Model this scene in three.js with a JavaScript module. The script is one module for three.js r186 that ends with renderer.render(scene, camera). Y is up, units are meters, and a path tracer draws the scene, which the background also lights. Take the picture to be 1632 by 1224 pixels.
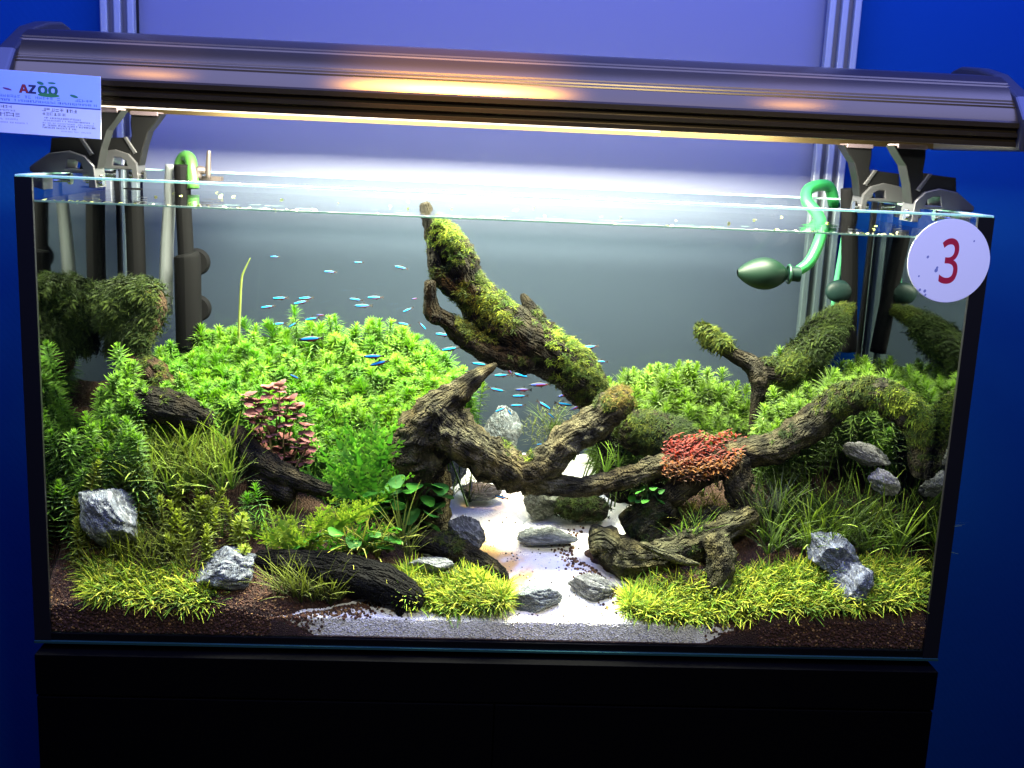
import * as THREE from 'three';
import { mergeGeometries, mergeVertices } from 'three/addons/utils/BufferGeometryUtils.js';
import { ImprovedNoise } from 'three/addons/math/ImprovedNoise.js';
import { RoundedBoxGeometry } from 'three/addons/geometries/RoundedBoxGeometry.js';
import { RectAreaLightUniformsLib } from 'three/addons/lights/RectAreaLightUniformsLib.js';

RectAreaLightUniformsLib.init();
const V = (x, y, z) => new THREE.Vector3(x, y, z);
const C = (r, g, b) => new THREE.Color().setRGB(r, g, b);

// ------------------------------------------------------------------ camera, light, exposure
const scene = new THREE.Scene();
const camera = new THREE.PerspectiveCamera(37.22, 4 / 3, 0.05, 30);
camera.position.set(-0.056, 0.494, 1.057);
camera.rotation.set(THREE.MathUtils.degToRad(-11.85), THREE.MathUtils.degToRad(-3.25), THREE.MathUtils.degToRad(2.57), 'YXZ');
camera.updateMatrixWorld(true); camera.updateProjectionMatrix();

scene.background = C(0.010, 0.012, 0.040);          // dim blue exhibition hall
const renderer = new THREE.WebGLRenderer({ antialias: true });
renderer.setSize(1024, 768);
renderer.toneMapping = THREE.LinearToneMapping;
renderer.toneMappingExposure = 1.0;
renderer.shadowMap.enabled = true;

function area(name, color, intensity, w, h, pos, target) {
  const l = new THREE.RectAreaLight(color, intensity, w, h); l.name = name;
  l.position.copy(pos); l.lookAt(target); scene.add(l); return l;
}
// blue-violet hall light high above and in front of the booth
area('hall_light', C(0.19, 0.255, 1.12), 10, 2.0, 0.7, V(0.05, 1.12, 0.05), V(0.0, 0.45, -0.4));
// warm halogen spots of the hall, aimed at the hood
for (const [x, y, z, i, r, a, tx] of [[-0.06, 1.65, 0.50, 40, 0.9, 0.11, -0.06], [-0.64, 1.6, 0.44, 3, 0.5, 0.05, -0.335], [0.60, 1.6, 0.44, 3, 0.5, 0.05, 0.26]]) {
  const p = new THREE.SpotLight(C(1, 0.58, 0.15), i, 0, a, 0.9); p.name = 'halogen_light'; p.position.set(x, y, z); p.target.position.set(tx, 0.55, -0.1);
  p.castShadow = true; p.shadow.radius = r; scene.add(p, p.target);
}

// unseen fill spot, added in front of the stand to brighten sticker and card
{ const p = new THREE.SpotLight(C(1, 0.97, 0.88), 6.0, 0, 0.42, 1); p.name = 'fill_spot_light'; p.position.set(0.35, 1.5, 1.5); p.target.position.set(0.1, 0.43, 0); p.castShadow = true; p.shadow.radius = 6; scene.add(p, p.target); }

// ------------------------------------------------------------------ helpers
let seed = 12345;
const rnd = () => { seed = (seed + 0x6d2b79f5) | 0; let t = Math.imul(seed ^ (seed >>> 15), 1 | seed); t = (t + Math.imul(t ^ (t >>> 7), 61 | t)) ^ t; return ((t ^ (t >>> 14)) >>> 0) / 4294967296; };
const rr = (a, b) => a + (b - a) * rnd();
const pick = (a) => a[Math.floor(rnd() * a.length)];
const N3 = new ImprovedNoise();
const nz = (x, y, z) => N3.noise(x, y, z);
const fbm = (x, y, z, o = 4) => { let s = 0, a = 0.5; for (let i = 0; i < o; i++) { s += a * nz(x, y, z); x *= 2.03; y *= 2.03; z *= 2.03; a *= 0.5; } return s; };
const clamp = THREE.MathUtils.clamp, lerp = THREE.MathUtils.lerp, smooth = THREE.MathUtils.smoothstep;
// a place in the tank from a sight line of the survey photograph and its distance behind the front glass
const inv = camera.projectionMatrix.clone().invert();
function at(px, py, z) {
  const d = V((px / 816) - 1, 1 - (py / 612), 0.5).applyMatrix4(inv).applyMatrix4(camera.matrixWorld).sub(camera.position);
  return camera.position.clone().addScaledVector(d, (z - camera.position.z) / d.z);
}
const mpp = (z) => (1.09 - z) / 1817;                 // metres per survey pixel at that depth
const used = {};
const numbered = (n) => { if (!(n in used)) { used[n] = 0; return n; } used[n]++; return n + '_' + String(used[n]).padStart(3, '0'); };
function tag(o, label, category, group, kind) {
  if (label) o.userData.label = label; if (category) o.userData.category = category;
  if (group) o.userData.group = group; if (kind) o.userData.kind = kind; return o;
}
function thing(name, label, category, pos = V(0, 0, 0), group) {
  const g = new THREE.Group(); g.name = numbered(name); g.position.copy(pos); scene.add(g);
  return tag(g, label, category, group);
}
function mesh(name, geo, mat, parent) {
  const m = new THREE.Mesh(geo, mat); m.name = parent ? name : numbered(name); m.castShadow = m.receiveShadow = true;
  (parent ?? scene).add(m); return m;
}
const box = (w, h, d, x = 0, y = 0, z = 0, r = 0) => { const g = r ? new RoundedBoxGeometry(w, h, d, 2, r) : new THREE.BoxGeometry(w, h, d); g.translate(x, y, z); return g; };
const std = (c, roughness = 0.6, o = {}) => new THREE.MeshStandardMaterial({ color: c, roughness, metalness: 0, ...o });
const phy = (c, roughness, o = {}) => new THREE.MeshPhysicalMaterial({ color: c, roughness, ...o });

class MB {                                            // collects strips and tubes into one geometry
  constructor() { this.p = []; this.i = []; this.c = []; this.u = []; }
  v(x, y, z, c, u = 0, w = 0) { this.p.push(x, y, z); this.c.push(c[0], c[1], c[2]); this.u.push(u, w); return this.p.length / 3 - 1; }
  leaf(o, dir, up, len, w, bend, c0, c1, segs = 3, shape = 0, twist = 0) {
    const d = dir.clone().normalize(), side = V().crossVectors(d, up); if (side.lengthSq() < 1e-8) side.set(1, 0, 0); side.normalize();
    const n = V().crossVectors(side, d).normalize(), pt = o.clone(); let last = null;
    for (let k = 0; k <= segs; k++) {
      const t = k / segs;
      const ww = w * (shape === 0 ? (t < 0.3 ? 0.55 + 1.5 * t : 1 - 0.93 * Math.pow((t - 0.3) / 0.7, 1.5)) : shape === 1 ? (0.15 + Math.pow(Math.sin(Math.PI * Math.min(1, t * 0.92 + 0.06)), 0.75)) : 1 - 0.85 * t * t);
      const c = [lerp(c0[0], c1[0], t), lerp(c0[1], c1[1], t), lerp(c0[2], c1[2], t)];
      const s = side.clone().applyAxisAngle(d, twist * t), hw = ww * 0.5;
      const a = this.v(pt.x - s.x * hw, pt.y - s.y * hw, pt.z - s.z * hw, c, 0, t), b = this.v(pt.x + s.x * hw, pt.y + s.y * hw, pt.z + s.z * hw, c, 1, t);
      if (last) this.i.push(last[0], last[1], b, last[0], b, a);
      last = [a, b];
      d.addScaledVector(n, -bend / segs).normalize(); pt.addScaledVector(d, len / segs);
    }
    return pt;
  }
  tube(pts, rad, seg, col, disp, closed = true) {     // pts: Vector3[], rad: number[]
    const n = pts.length, t = V(), nrm = V(0, 0, 1), bin = V(), base = this.p.length / 3; let along = 0;
    for (let k = 0; k < n; k++) {
      t.copy(pts[Math.min(k + 1, n - 1)]).sub(pts[Math.max(k - 1, 0)]).normalize();
      nrm.addScaledVector(t, -nrm.dot(t)); if (nrm.lengthSq() < 1e-6) nrm.set(t.y, -t.x, 0.01); nrm.normalize(); bin.crossVectors(t, nrm);
      if (k) along += pts[k].distanceTo(pts[k - 1]);
      for (let j = 0; j <= seg; j++) {
        const a = (j % seg) / seg * Math.PI * 2, x = Math.cos(a), y = Math.sin(a), d = V().copy(nrm).multiplyScalar(x).addScaledVector(bin, y);
        let r = rad[k]; if (disp) r *= disp(pts[k].clone().addScaledVector(d, r), along, a);
        const q = pts[k].clone().addScaledVector(d, r), c = typeof col === 'function' ? col(q, d) : col;
        this.v(q.x, q.y, q.z, c, j / seg * Math.max(0.02, rad[Math.floor(n / 2)] * 6.28), along);
      }
    }
    for (let k = 0; k < n - 1; k++) for (let j = 0; j < seg; j++) { const a = base + k * (seg + 1) + j, b = a + seg + 1; this.i.push(a, a + 1, b + 1, a, b + 1, b); }
    if (closed) for (const k of [0, n - 1]) {
      const c = typeof col === 'function' ? col(pts[k], V(0, 1, 0)) : col, m = this.v(pts[k].x, pts[k].y, pts[k].z, c, 0.01, along * (k > 0));
      for (let j = 0; j < seg; j++) { const a = base + k * (seg + 1) + j; k ? this.i.push(a, a + 1, m) : this.i.push(a + 1, a, m); }
    }
  }
  geo() {
    const g = new THREE.BufferGeometry();
    g.setAttribute('position', new THREE.Float32BufferAttribute(this.p, 3)); g.setAttribute('color', new THREE.Float32BufferAttribute(this.c, 3));
    g.setAttribute('uv', new THREE.Float32BufferAttribute(this.u, 2)); g.setIndex(this.i); g.computeVertexNormals(); return g;
  }
}
function smoothPath(list, step = 0.004) {              // list: [px, py, z, radius px]
  const P = list.map(([x, y, z]) => at(x, y, z)), R = list.map(([, , z, r]) => r * mpp(z));
  const curve = new THREE.CatmullRomCurve3(P, false, 'centripetal'), n = Math.max(6, Math.ceil(curve.getLength() / step)), pts = [], rad = [];
  for (let k = 0; k <= n; k++) { const t = k / n; pts.push(curve.getPoint(t)); const f = t * (R.length - 1), i = Math.min(R.length - 2, Math.floor(f)); rad.push(lerp(R[i], R[i + 1], f - i)); }
  return { pts, rad };
}
function noiseTexture(size, f, srgb = false) {
  const d = new Uint8Array(size * size * 4);
  for (let y = 0; y < size; y++) for (let x = 0; x < size; x++) { const c = f(x / size, y / size); d.set([c[0] * 255, c[1] * 255, c[2] * 255, 255], (y * size + x) * 4); }
  const t = new THREE.DataTexture(d, size, size); t.wrapS = t.wrapT = THREE.MirroredRepeatWrapping; t.magFilter = THREE.LinearFilter; t.needsUpdate = true;
  if (srgb) t.colorSpace = THREE.SRGBColorSpace; return t;
}
function canvasTexture(w, h, draw) {
  const c = document.createElement('canvas'); c.width = w; c.height = h; draw(c.getContext('2d'), w, h);
  const t = new THREE.CanvasTexture(c); t.colorSpace = THREE.SRGBColorSpace; t.magFilter = THREE.LinearFilter; return t;
}
const g1 = (v) => [v, v, v];
const barkBump = noiseTexture(512, (u, v) => g1(clamp(0.5 + 0.55 * fbm(u * 26, v * 7, 3, 4) + 0.35 * fbm(u * 50, v * 50, 9, 3) - 0.35 * Math.pow(1 - Math.abs(nz(u * 14, v * 4, 7)), 6), 0, 1)));
barkBump.repeat.set(9, 9);
const grainBump = noiseTexture(512, (u, v) => g1(clamp(0.5 + 0.8 * fbm(u * 70, v * 70, 1, 3), 0, 1))); grainBump.repeat.set(10, 10);

// ------------------------------------------------------------------ tank size and the ground in it
const W = 0.9, D = 0.30, H = 0.447, WATER = 0.4255;
const riverX = (z) => 0.022 - 0.02 * smooth(-z, 0.06, 0.14) - 0.012 * smooth(-z, 0.14, 0.26) + 0.006 * Math.sin(z * 60);
const riverW = (z) => 0.062 + 0.18 * Math.exp(z / 0.034) + 0.03 * smooth(-z, 0.09, 0.16);
const sandY = (x, z) => 0.026 - 0.33 * z + 0.004 * fbm(x * 30, z * 30, 2) ;
function soilY(x, z) {
  const d = Math.abs(x - riverX(z)) - (riverW(z) + (x > riverX(z) ? 0.055 * smooth(-z, 0.11, 0.15) : 0)) * (1 + 0.25 * nz(x * 14, z * 22, 5)), cap = 0.015 + Math.min(x > 0 ? 0.045 : 0.066, -0.34 * z);
  return sandY(x, z) - 0.006 + clamp(d * (Math.abs(z) < 0.02 ? 0.38 : 0.5), -0.04, cap) + 0.007 * fbm(x * 22, z * 22, 8) * smooth(d, 0, 0.05) + 0.004 * fbm(x * 75, z * 75, 12, 3);
}
const groundY = (x, z) => Math.max(soilY(x, z), sandY(x, z));

function bed(name, f, col, mat, x0, x1, nx, nzs, z0) {     // height field with a front face against the glass
  const g = new THREE.BufferGeometry(), p = [], c = [], u = [], idx = [], rows = nzs + 2;
  for (let k = 0; k < rows; k++) for (let i = 0; i <= nx; i++) {
    const x = lerp(x0, x1, i / nx), z = k === 0 ? z0 - 0.0002 : lerp(z0, -D + 0.004, (k - 1) / nzs), y = k === 0 ? 0.0095 : Math.max(0.0098, f(x, z));
    p.push(x, y, z); const q = col(x, y, z); c.push(...q); u.push(x, z + y);
  }
  for (let k = 0; k < rows - 1; k++) for (let i = 0; i < nx; i++) { const a = k * (nx + 1) + i, b = a + nx + 1; idx.push(a, a + 1, b + 1, a, b + 1, b); }
  g.setAttribute('position', new THREE.Float32BufferAttribute(p, 3)); g.setAttribute('color', new THREE.Float32BufferAttribute(c, 3)); g.setAttribute('uv', new THREE.Float32BufferAttribute(u, 2));
  g.setIndex(idx); g.computeVertexNormals();
  return mesh(name, g, mat);
}
const sandMat = std(C(1, 1, 1), 0.95, { vertexColors: true, bumpMap: grainBump, bumpScale: 0.0015 });
const tanAt = [at(770, 850, -0.11), at(800, 905, -0.07), at(985, 865, -0.11), at(830, 930, -0.05)];
tag(bed('sand', sandY, (x, y, z) => {
  let t = 0; tanAt.forEach((q, i) => { t += [0.85, 0.8, 0.6, 0.5][i] * Math.exp(-((x - q.x) ** 2 + (z - q.z) ** 2 * 0.7) / 0.0009); });
  t = clamp(t * (1.1 + 2.2 * fbm(x * 60, z * 60, 3)), 0, 1); const s = 1 + 0.08 * fbm(x * 200, (y + z) * 200, 4);
  return [lerp(0.90, 0.74, t) * s, lerp(0.885, 0.44, t) * s, lerp(0.84, 0.15, t) * s];
}, sandMat, -0.32, 0.34, 200, 90, -0.0055), 'white sand path widening towards the front glass', undefined, undefined, 'structure');
const soilMat = std(C(1, 1, 1), 0.95, { vertexColors: true, bumpMap: grainBump, bumpScale: 0.004 });
tag(bed('soil', soilY, (x, y, z) => { const s = 0.75 + 0.9 * Math.abs(fbm(x * 160, (y - z) * 160, 6)); return [0.050 * s, 0.022 * s, 0.011 * s]; }, soilMat, -W / 2 + 0.007, W / 2 - 0.007, 260, 90, -0.0028),
  'dark brown planted soil banked at both sides of the sand path', undefined, undefined, 'structure');

function instanced(name, geo, mat, list, parent, kind = 'stuff') {   // list: [matrix, colour]
  const m = new THREE.InstancedMesh(geo, mat, list.length); m.name = parent ? name : numbered(name); m.castShadow = m.receiveShadow = true;
  list.forEach(([x, c], i) => { m.setMatrixAt(i, x); if (c) m.setColorAt(i, c); });
  (parent ?? scene).add(m); if (kind) m.userData.kind = kind; return m;
}
const M4 = (p, q, s) => new THREE.Matrix4().compose(p, q, s);
const qe = (x, y, z) => new THREE.Quaternion().setFromEuler(new THREE.Euler(x, y, z));
const rq = () => qe(rr(0, 6.28), rr(0, 6.28), rr(0, 6.28));
{
  const pebble = new THREE.IcosahedronGeometry(1, 1), list = [], dots = [];
  for (let k = 0; k < 20000; k++) {
    const front = k < 8000, x = rr(-0.44, 0.44), z = front ? rr(-0.0035, -0.0022) : -0.006 - 0.11 * rnd() * rnd(); let y = soilY(x, z);
    if (y < sandY(x, z) - 0.001) continue; if (front) y = lerp(0.010, y, rnd());
    const s = rr(0.0006, 0.0015), t = rnd(), b = rr(0.5, 1.5);
    list.push([M4(V(x, y, z), rq(), V(s, s * rr(0.7, 1), s)), t < 0.1 ? C(0.22 * b, 0.12 * b, 0.04 * b) : C(0.055 * b, 0.021 * b, 0.009 * b)]);
  }
  for (let k = 0; k < 1100; k++) {   // grains rolled from the banks onto the sand
    const side = rnd() < 0.5 ? -1 : 1, z = -0.0045 - 0.16 * rnd() * rnd(), x = riverX(z) + side * riverW(z) * (1.08 - 0.42 * rnd() * rnd()), y = groundY(x, z), s = rr(0.0008, 0.0019), b = rr(0.4, 1.6);
    list.push([M4(V(x, y + s * 0.3, z), rq(), V(s, s, s)), rnd() < 0.3 ? C(0.2 * b, 0.11 * b, 0.04 * b) : C(0.07 * b, 0.03 * b, 0.015 * b)]);
  }
  for (let k = 0; k < 500; k++) { const side = rnd() < 0.5 ? -1 : 1, x = riverX(0) + side * riverW(0) * (1.05 - 0.3 * rnd() * rnd()), y = lerp(0.012, sandY(x, -0.004), Math.sqrt(rnd())), s = rr(0.0007, 0.0016), b = rr(0.4, 1.4); list.push([M4(V(x, y, -0.005), rq(), V(s, s, s)), C(0.09 * b, 0.04 * b, 0.02 * b)]); }
  tag(instanced('soil_grains', pebble, std(C(1, 1, 1), 0.9), list), 'loose brown soil grains along the front glass', 'soil grains');
  for (let k = 0; k < 900; k++) {
    const z = -0.006 - 0.2 * rnd() * rnd(), x = riverX(z) + rr(-1.25, 1.25) * riverW(z), y = sandY(x, z); if (soilY(x, z) > y) continue;
    const s = rr(0.0005, 0.0013); dots.push([M4(V(x, y, z), rq(), V(s, s, s)), pick([C(0.04, 0.03, 0.025), C(0.12, 0.08, 0.05), C(0.4, 0.3, 0.2), C(0.7, 0.7, 0.68), C(0.7, 0.7, 0.68)])]);
  }
  for (let k = 0; k < 2600; k++) { const x = rr(-0.23, 0.2), z = rr(-0.006, -0.005), y = lerp(0.010, sandY(x, z) + 0.001, rnd()); if (soilY(x, z) > y) continue; const s = rr(0.0004, 0.0009), b = rr(0.55, 1); dots.push([M4(V(x, y, z), rq(), V(s, s, s)), C(0.68 * b, 0.66 * b, 0.62 * b)]); }
  tag(instanced('sand_grains', pebble, std(C(1, 1, 1), 0.9), dots), 'coarse pale and dark grains strewn over the white sand', 'sand grains');
}

// ------------------------------------------------------------------ hall: booth walls, panel, posts, floor
const BZ = -0.375;
const fabricBump = noiseTexture(256, (u, v) => g1(clamp(0.5 + 0.25 * Math.sin(u * 400) * Math.sin(v * 400) + 0.5 * fbm(u * 40, v * 40, 2, 3), 0, 1))); fabricBump.repeat.set(3, 3);
const blue = phy(C(0.0006, 0.030, 0.125), 0.8, { specularIntensity: 0.12, bumpMap: fabricBump, bumpScale: 0.0004 });
for (const [x0, x1, l] of [[-2.2, -0.478, 'blue booth wall on the side of the printed card'], [0.425, 2.2, 'blue booth wall on the side of the number sticker']])
  tag(mesh('wall', box(x1 - x0, 2.2, 0.03, (x0 + x1) / 2, 0.35, BZ - 0.02), blue), l, 'wall', 'blue booth walls', 'structure');
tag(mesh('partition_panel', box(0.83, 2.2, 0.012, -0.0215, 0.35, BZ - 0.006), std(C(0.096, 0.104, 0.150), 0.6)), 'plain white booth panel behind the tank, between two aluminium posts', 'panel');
const alu = std(C(0.26, 0.28, 0.29), 0.35, { metalness: 0.3 });
for (const [x, l] of [[-0.457, 'grooved aluminium post behind the lamp brackets near the printed card'], [0.405, 'grooved aluminium post behind the green diffuser hose']]) {
  const t = thing('aluminium_post', l, 'post', V(x, -0.75, BZ + 0.004), 'booth posts');
  mesh('post_core', box(0.030, 2.2, 0.020, 0, 1.1, -0.004), std(C(0.12, 0.12, 0.13), 0.5, { metalness: 0.6 }), t);
  for (const dx of [-0.0155, 0, 0.0155]) mesh('post_flange', box(0.0085, 2.2, 0.012, dx, 1.1, 0.010, 0.002), alu, t);
}
tag(mesh('floor', box(5, 0.05, 4, 0, -0.775, 0.9), std(C(0.03, 0.03, 0.05), 0.9)), 'dark hall floor', undefined, undefined, 'structure');

// ------------------------------------------------------------------ cabinet
{
  const blk = phy(C(0.0008, 0.0008, 0.001), 0.7, { specularIntensity: 0.06 }), t = thing('aquarium_cabinet', 'black cabinet that carries the planted tank', 'cabinet', V(0, -0.75, -0.15));
  mesh('body', box(0.89, 0.70, 0.30, 0, 0.35, 0, 0.003), blk, t);
  mesh('top_slab', box(0.8915, 0.042, 0.306, 0, 0.7225, 0.013, 0.001), blk, t);
  for (const s of [-1, 1]) { const d = mesh('door', box(0.4447, 0.66, 0.016, s * 0.2229, 0.3695, 0.158, 0.001), blk, t); mesh('handle', box(0.012, 0.12, 0.012, s * 0.03, 0.45, 0.173, 0.003), blk, d); }
}

// ------------------------------------------------------------------ tank
const airBack = phy(C(0.62, 0.71, 0.70), 0.0, { transmission: 1, thickness: 0, ior: 1.3, side: THREE.DoubleSide });
const clear = phy(C(0.985, 0.995, 0.99), 0.0, { transmission: 1, thickness: 0, ior: 1.3, side: THREE.DoubleSide });
const edgeMat = phy(C(0.55, 0.78, 0.70), 0.25, { transmission: 0.6, thickness: 0 });
const seal = std(C(0.004, 0.004, 0.005), 0.35);
{
  const t = thing('aquarium_tank', 'rimless glass tank filled with plants, wood and white sand', 'aquarium', V(0, 0, 0));
  mesh('front_pane', new THREE.PlaneGeometry(W, H).translate(0, H / 2, 0), clear, t);
  const back = phy(C(0.43, 0.49, 0.48), 0.0, { transmission: 1, thickness: 0, ior: 1.25, side: THREE.DoubleSide });  // shade put into the tint: dims the panel as total reflection would
  mesh('back_pane', mergeGeometries([new THREE.PlaneGeometry(W - 0.004, WATER).translate(0, WATER / 2, -D)]), back, t);
  mesh('back_pane', new THREE.PlaneGeometry(W - 0.004, H - WATER).translate(0, WATER + (H - WATER) / 2, -D), airBack, t);
  const tirMirror = std(C(0.30, 0.33, 0.32), 0.04, { metalness: 1 });
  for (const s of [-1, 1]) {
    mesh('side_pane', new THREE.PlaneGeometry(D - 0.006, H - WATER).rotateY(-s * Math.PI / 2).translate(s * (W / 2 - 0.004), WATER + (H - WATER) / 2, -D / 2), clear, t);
    mesh('side_pane', box(0.005, WATER - 0.001, D - 0.006, s * (W / 2 - 0.004), WATER / 2, -D / 2), tirMirror, t);  // added metal mirror, imitates total internal reflection in the glass below water
    mesh('corner_seal', box(0.0155, H - 0.001, 0.004, s * (W / 2 - 0.0078), H / 2, -0.0005), seal, t);
    mesh('corner_seal', box(0.006, H - 0.002, 0.006, s * (W / 2 - 0.006), H / 2, -D + 0.004), seal, t);
    mesh('rim', box(0.008, 0.0022, D - 0.012, s * (W / 2 - 0.004), H + 0.0005, -D / 2, 0.0008), edgeMat, t);
  }
  mesh('rim', box(W, 0.0022, 0.007, 0, H + 0.0005, -0.0035, 0.0008), edgeMat, t);
  mesh('rim', box(W - 0.02, 0.0022, 0.007, 0, H + 0.0005, -D + 0.0035, 0.0008), edgeMat, t);
  mesh('bottom_pane', box(W, 0.0085, D, 0, 0.00425, -D / 2), seal, t);
  mesh('bottom_edge', box(W, 0.0022, 0.003, 0, 0.0005, 0.0018), phy(C(0.012, 0.045, 0.042), 0.35, { specularIntensity: 0.3 }), t);
}
{
  const g = new THREE.PlaneGeometry(W - 0.014, D - 0.006, 180, 60).rotateX(-Math.PI / 2), p = g.attributes.position;
  for (let i = 0; i < p.count; i++) p.setY(i, 0.0006 * fbm(p.getX(i) * 25, 0, p.getZ(i) * 40) );
  g.computeVertexNormals(); g.translate(0, WATER, -D / 2);
  const wm = mesh('water', g, phy(C(0.95, 0.98, 0.96), 0.0, { transmission: 1, thickness: 0, ior: 1.33, side: THREE.DoubleSide }));
  tag(wm, 'clear still water surface just under the tank rim', undefined, undefined, 'structure');
  mesh('water_edge', box(W - 0.032, 0.0016, 0.0012, 0, WATER, -0.0022), phy(C(0.20, 0.34, 0.27), 0.3, { transmission: 0.5, thickness: 0 }), wm);
  const bits = [], bit = new MB(); bit.leaf(V(0, 0, -0.5), V(0, 0.1, 1), V(0, 1, 0), 1, 0.42, 0.7, [1, 1, 1], [1, 1, 1], 3, 1);
  for (let k = 0; k < 120; k++) {
    const front = k < 85, x = front ? (rnd() < 0.4 ? rr(-0.43, -0.2) : rnd() < 0.5 ? rr(0.24, 0.42) : rr(-0.42, 0.42)) : rr(-0.42, 0.42), z = front ? -0.005 - 0.012 * rnd() : -D * rnd(), s = rr(0.003, 0.008);
    const b = rr(0.6, 1.4); bits.push([M4(V(x, WATER + 0.0012, z), qe(rr(-0.4, 0.4), rr(0, 6.3), 0), V(s, s, s)), pick([C(0.42 * b, 0.46 * b, 0.06), C(0.36 * b, 0.42 * b, 0.1 * b), C(0.5 * b, 0.5 * b, 0.2 * b)])]);
  }
  tag(instanced('floating_leaf_bits', bit.geo(), std(C(1, 1, 1), 0.6), bits), 'yellow-green leaf bits floating along the waterline', 'leaf bits');
}

// ------------------------------------------------------------------ lamp over the tank
{
  const Y = 0.513, X0 = -0.487, X1 = 0.506, zf = -0.05, zb = -0.25;
  const t = thing('aquarium_lamp', 'long silver hood lamp spanning the tank on four brackets', 'lamp', V((X0 + X1) / 2, Y, -0.15));
  const L = X1 - X0 - 0.03, s = new THREE.Shape(), q = [];
  // outer profile (z towards the front is +u): ridged front rail, then the curved grooved top
  q.push([0.1, 0], [0.1, 0.004], [0.097, 0.005], [0.097, 0.0075], [0.101, 0.009], [0.101, 0.0125], [0.097, 0.014], [0.097, 0.0165], [0.1015, 0.018], [0.1015, 0.0225], [0.098, 0.0245]);
  { let u = 0.0975; const y0 = 0.0255, hgt = 0.044; for (let k = 0; k <= 44; k++) { const a = k / 44, e = THREE.MathUtils.degToRad(28 + 44 * a), gr = [12, 15, 18, 33, 36].includes(k) ? 0.0007 : 0; q.push([u - gr * Math.cos(e), y0 + hgt * a - gr * Math.sin(e)]); u -= Math.tan(e) * hgt / 44; } }
  q.push([0.012, 0.0725], [-0.02, 0.0735], [-0.06, 0.071], [-0.09, 0.058]);
  q.push([-0.1, 0.03]);
  q.push([-0.1, -0.003], [-0.096, -0.003], [-0.096, 0.054], [0.062, 0.054], [0.092, 0.026], [0.092, 0]);
  s.moveTo(q[0][0], q[0][1]); q.slice(1).forEach(([a, b]) => s.lineTo(a, b)); s.closePath();
  const g = new THREE.ExtrudeGeometry(s, { depth: L, bevelEnabled: false, steps: 1 }).rotateY(-Math.PI / 2).translate(L / 2, 0, 0); // u -> z
  mesh('hood', g, phy(C(0.086, 0.062, 0.028), 0.30, { metalness: 0.85, specularIntensity: 0.5 }), t);
  const capShape = new THREE.Shape(); capShape.moveTo(0.104, -0.001);
  [[0.105, 0.025], [0.085, 0.046], [0.03, 0.070], [-0.01, 0.078], [-0.05, 0.082], [-0.07, 0.079], [-0.104, 0.06], [-0.104, -0.001]].forEach(([a, b]) => capShape.lineTo(a, b)); capShape.closePath();
  for (const e of [-1, 1]) {
    const c = new THREE.ExtrudeGeometry(capShape, { depth: 0.010, bevelEnabled: true, bevelSize: 0.003, bevelThickness: 0.004, bevelSegments: 3 }).rotateY(-Math.PI / 2).translate(e * (L / 2 + 0.004) + 0.005, 0, 0);
    mesh('end_cap', c, std(C(0.012, 0.012, 0.014), 0.4), t);
  }
  mesh('badge', box(0.034, 0.0015, 0.008, 0.452, 0, 0, 0.0007).rotateX(0.6).translate(0, 0.0475, 0.072), std(C(0.01, 0.01, 0.01), 0.3), t);
  mesh('lit_lip_strip', box(0.56, 0.0016, 0.002, -0.15, -0.0007, 0.0885), phy(C(0.9, 0.85, 0.88), 1, { transmission: 0.6, thickness: 0 }), t);  // added translucent strip imitating the bright line of the lit hood lip
  const glow = new THREE.MeshStandardMaterial({ color: C(0.9, 0.9, 0.9), emissive: C(0.9, 0.97, 1), emissiveIntensity: 2.5 });
  for (const dz of [-0.025, 0.025]) mesh('fluorescent_tube', new THREE.CylinderGeometry(0.007, 0.007, 0.72, 16).rotateZ(Math.PI / 2).translate(0, 0.045, dz), glow, t);
  area('fluorescent_light', C(1.0, 0.965, 0.74), 255, 0.66, 0.08, V(0.0, Y + 0.036, -0.15), V(0.0, 0, -0.15));
}
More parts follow.
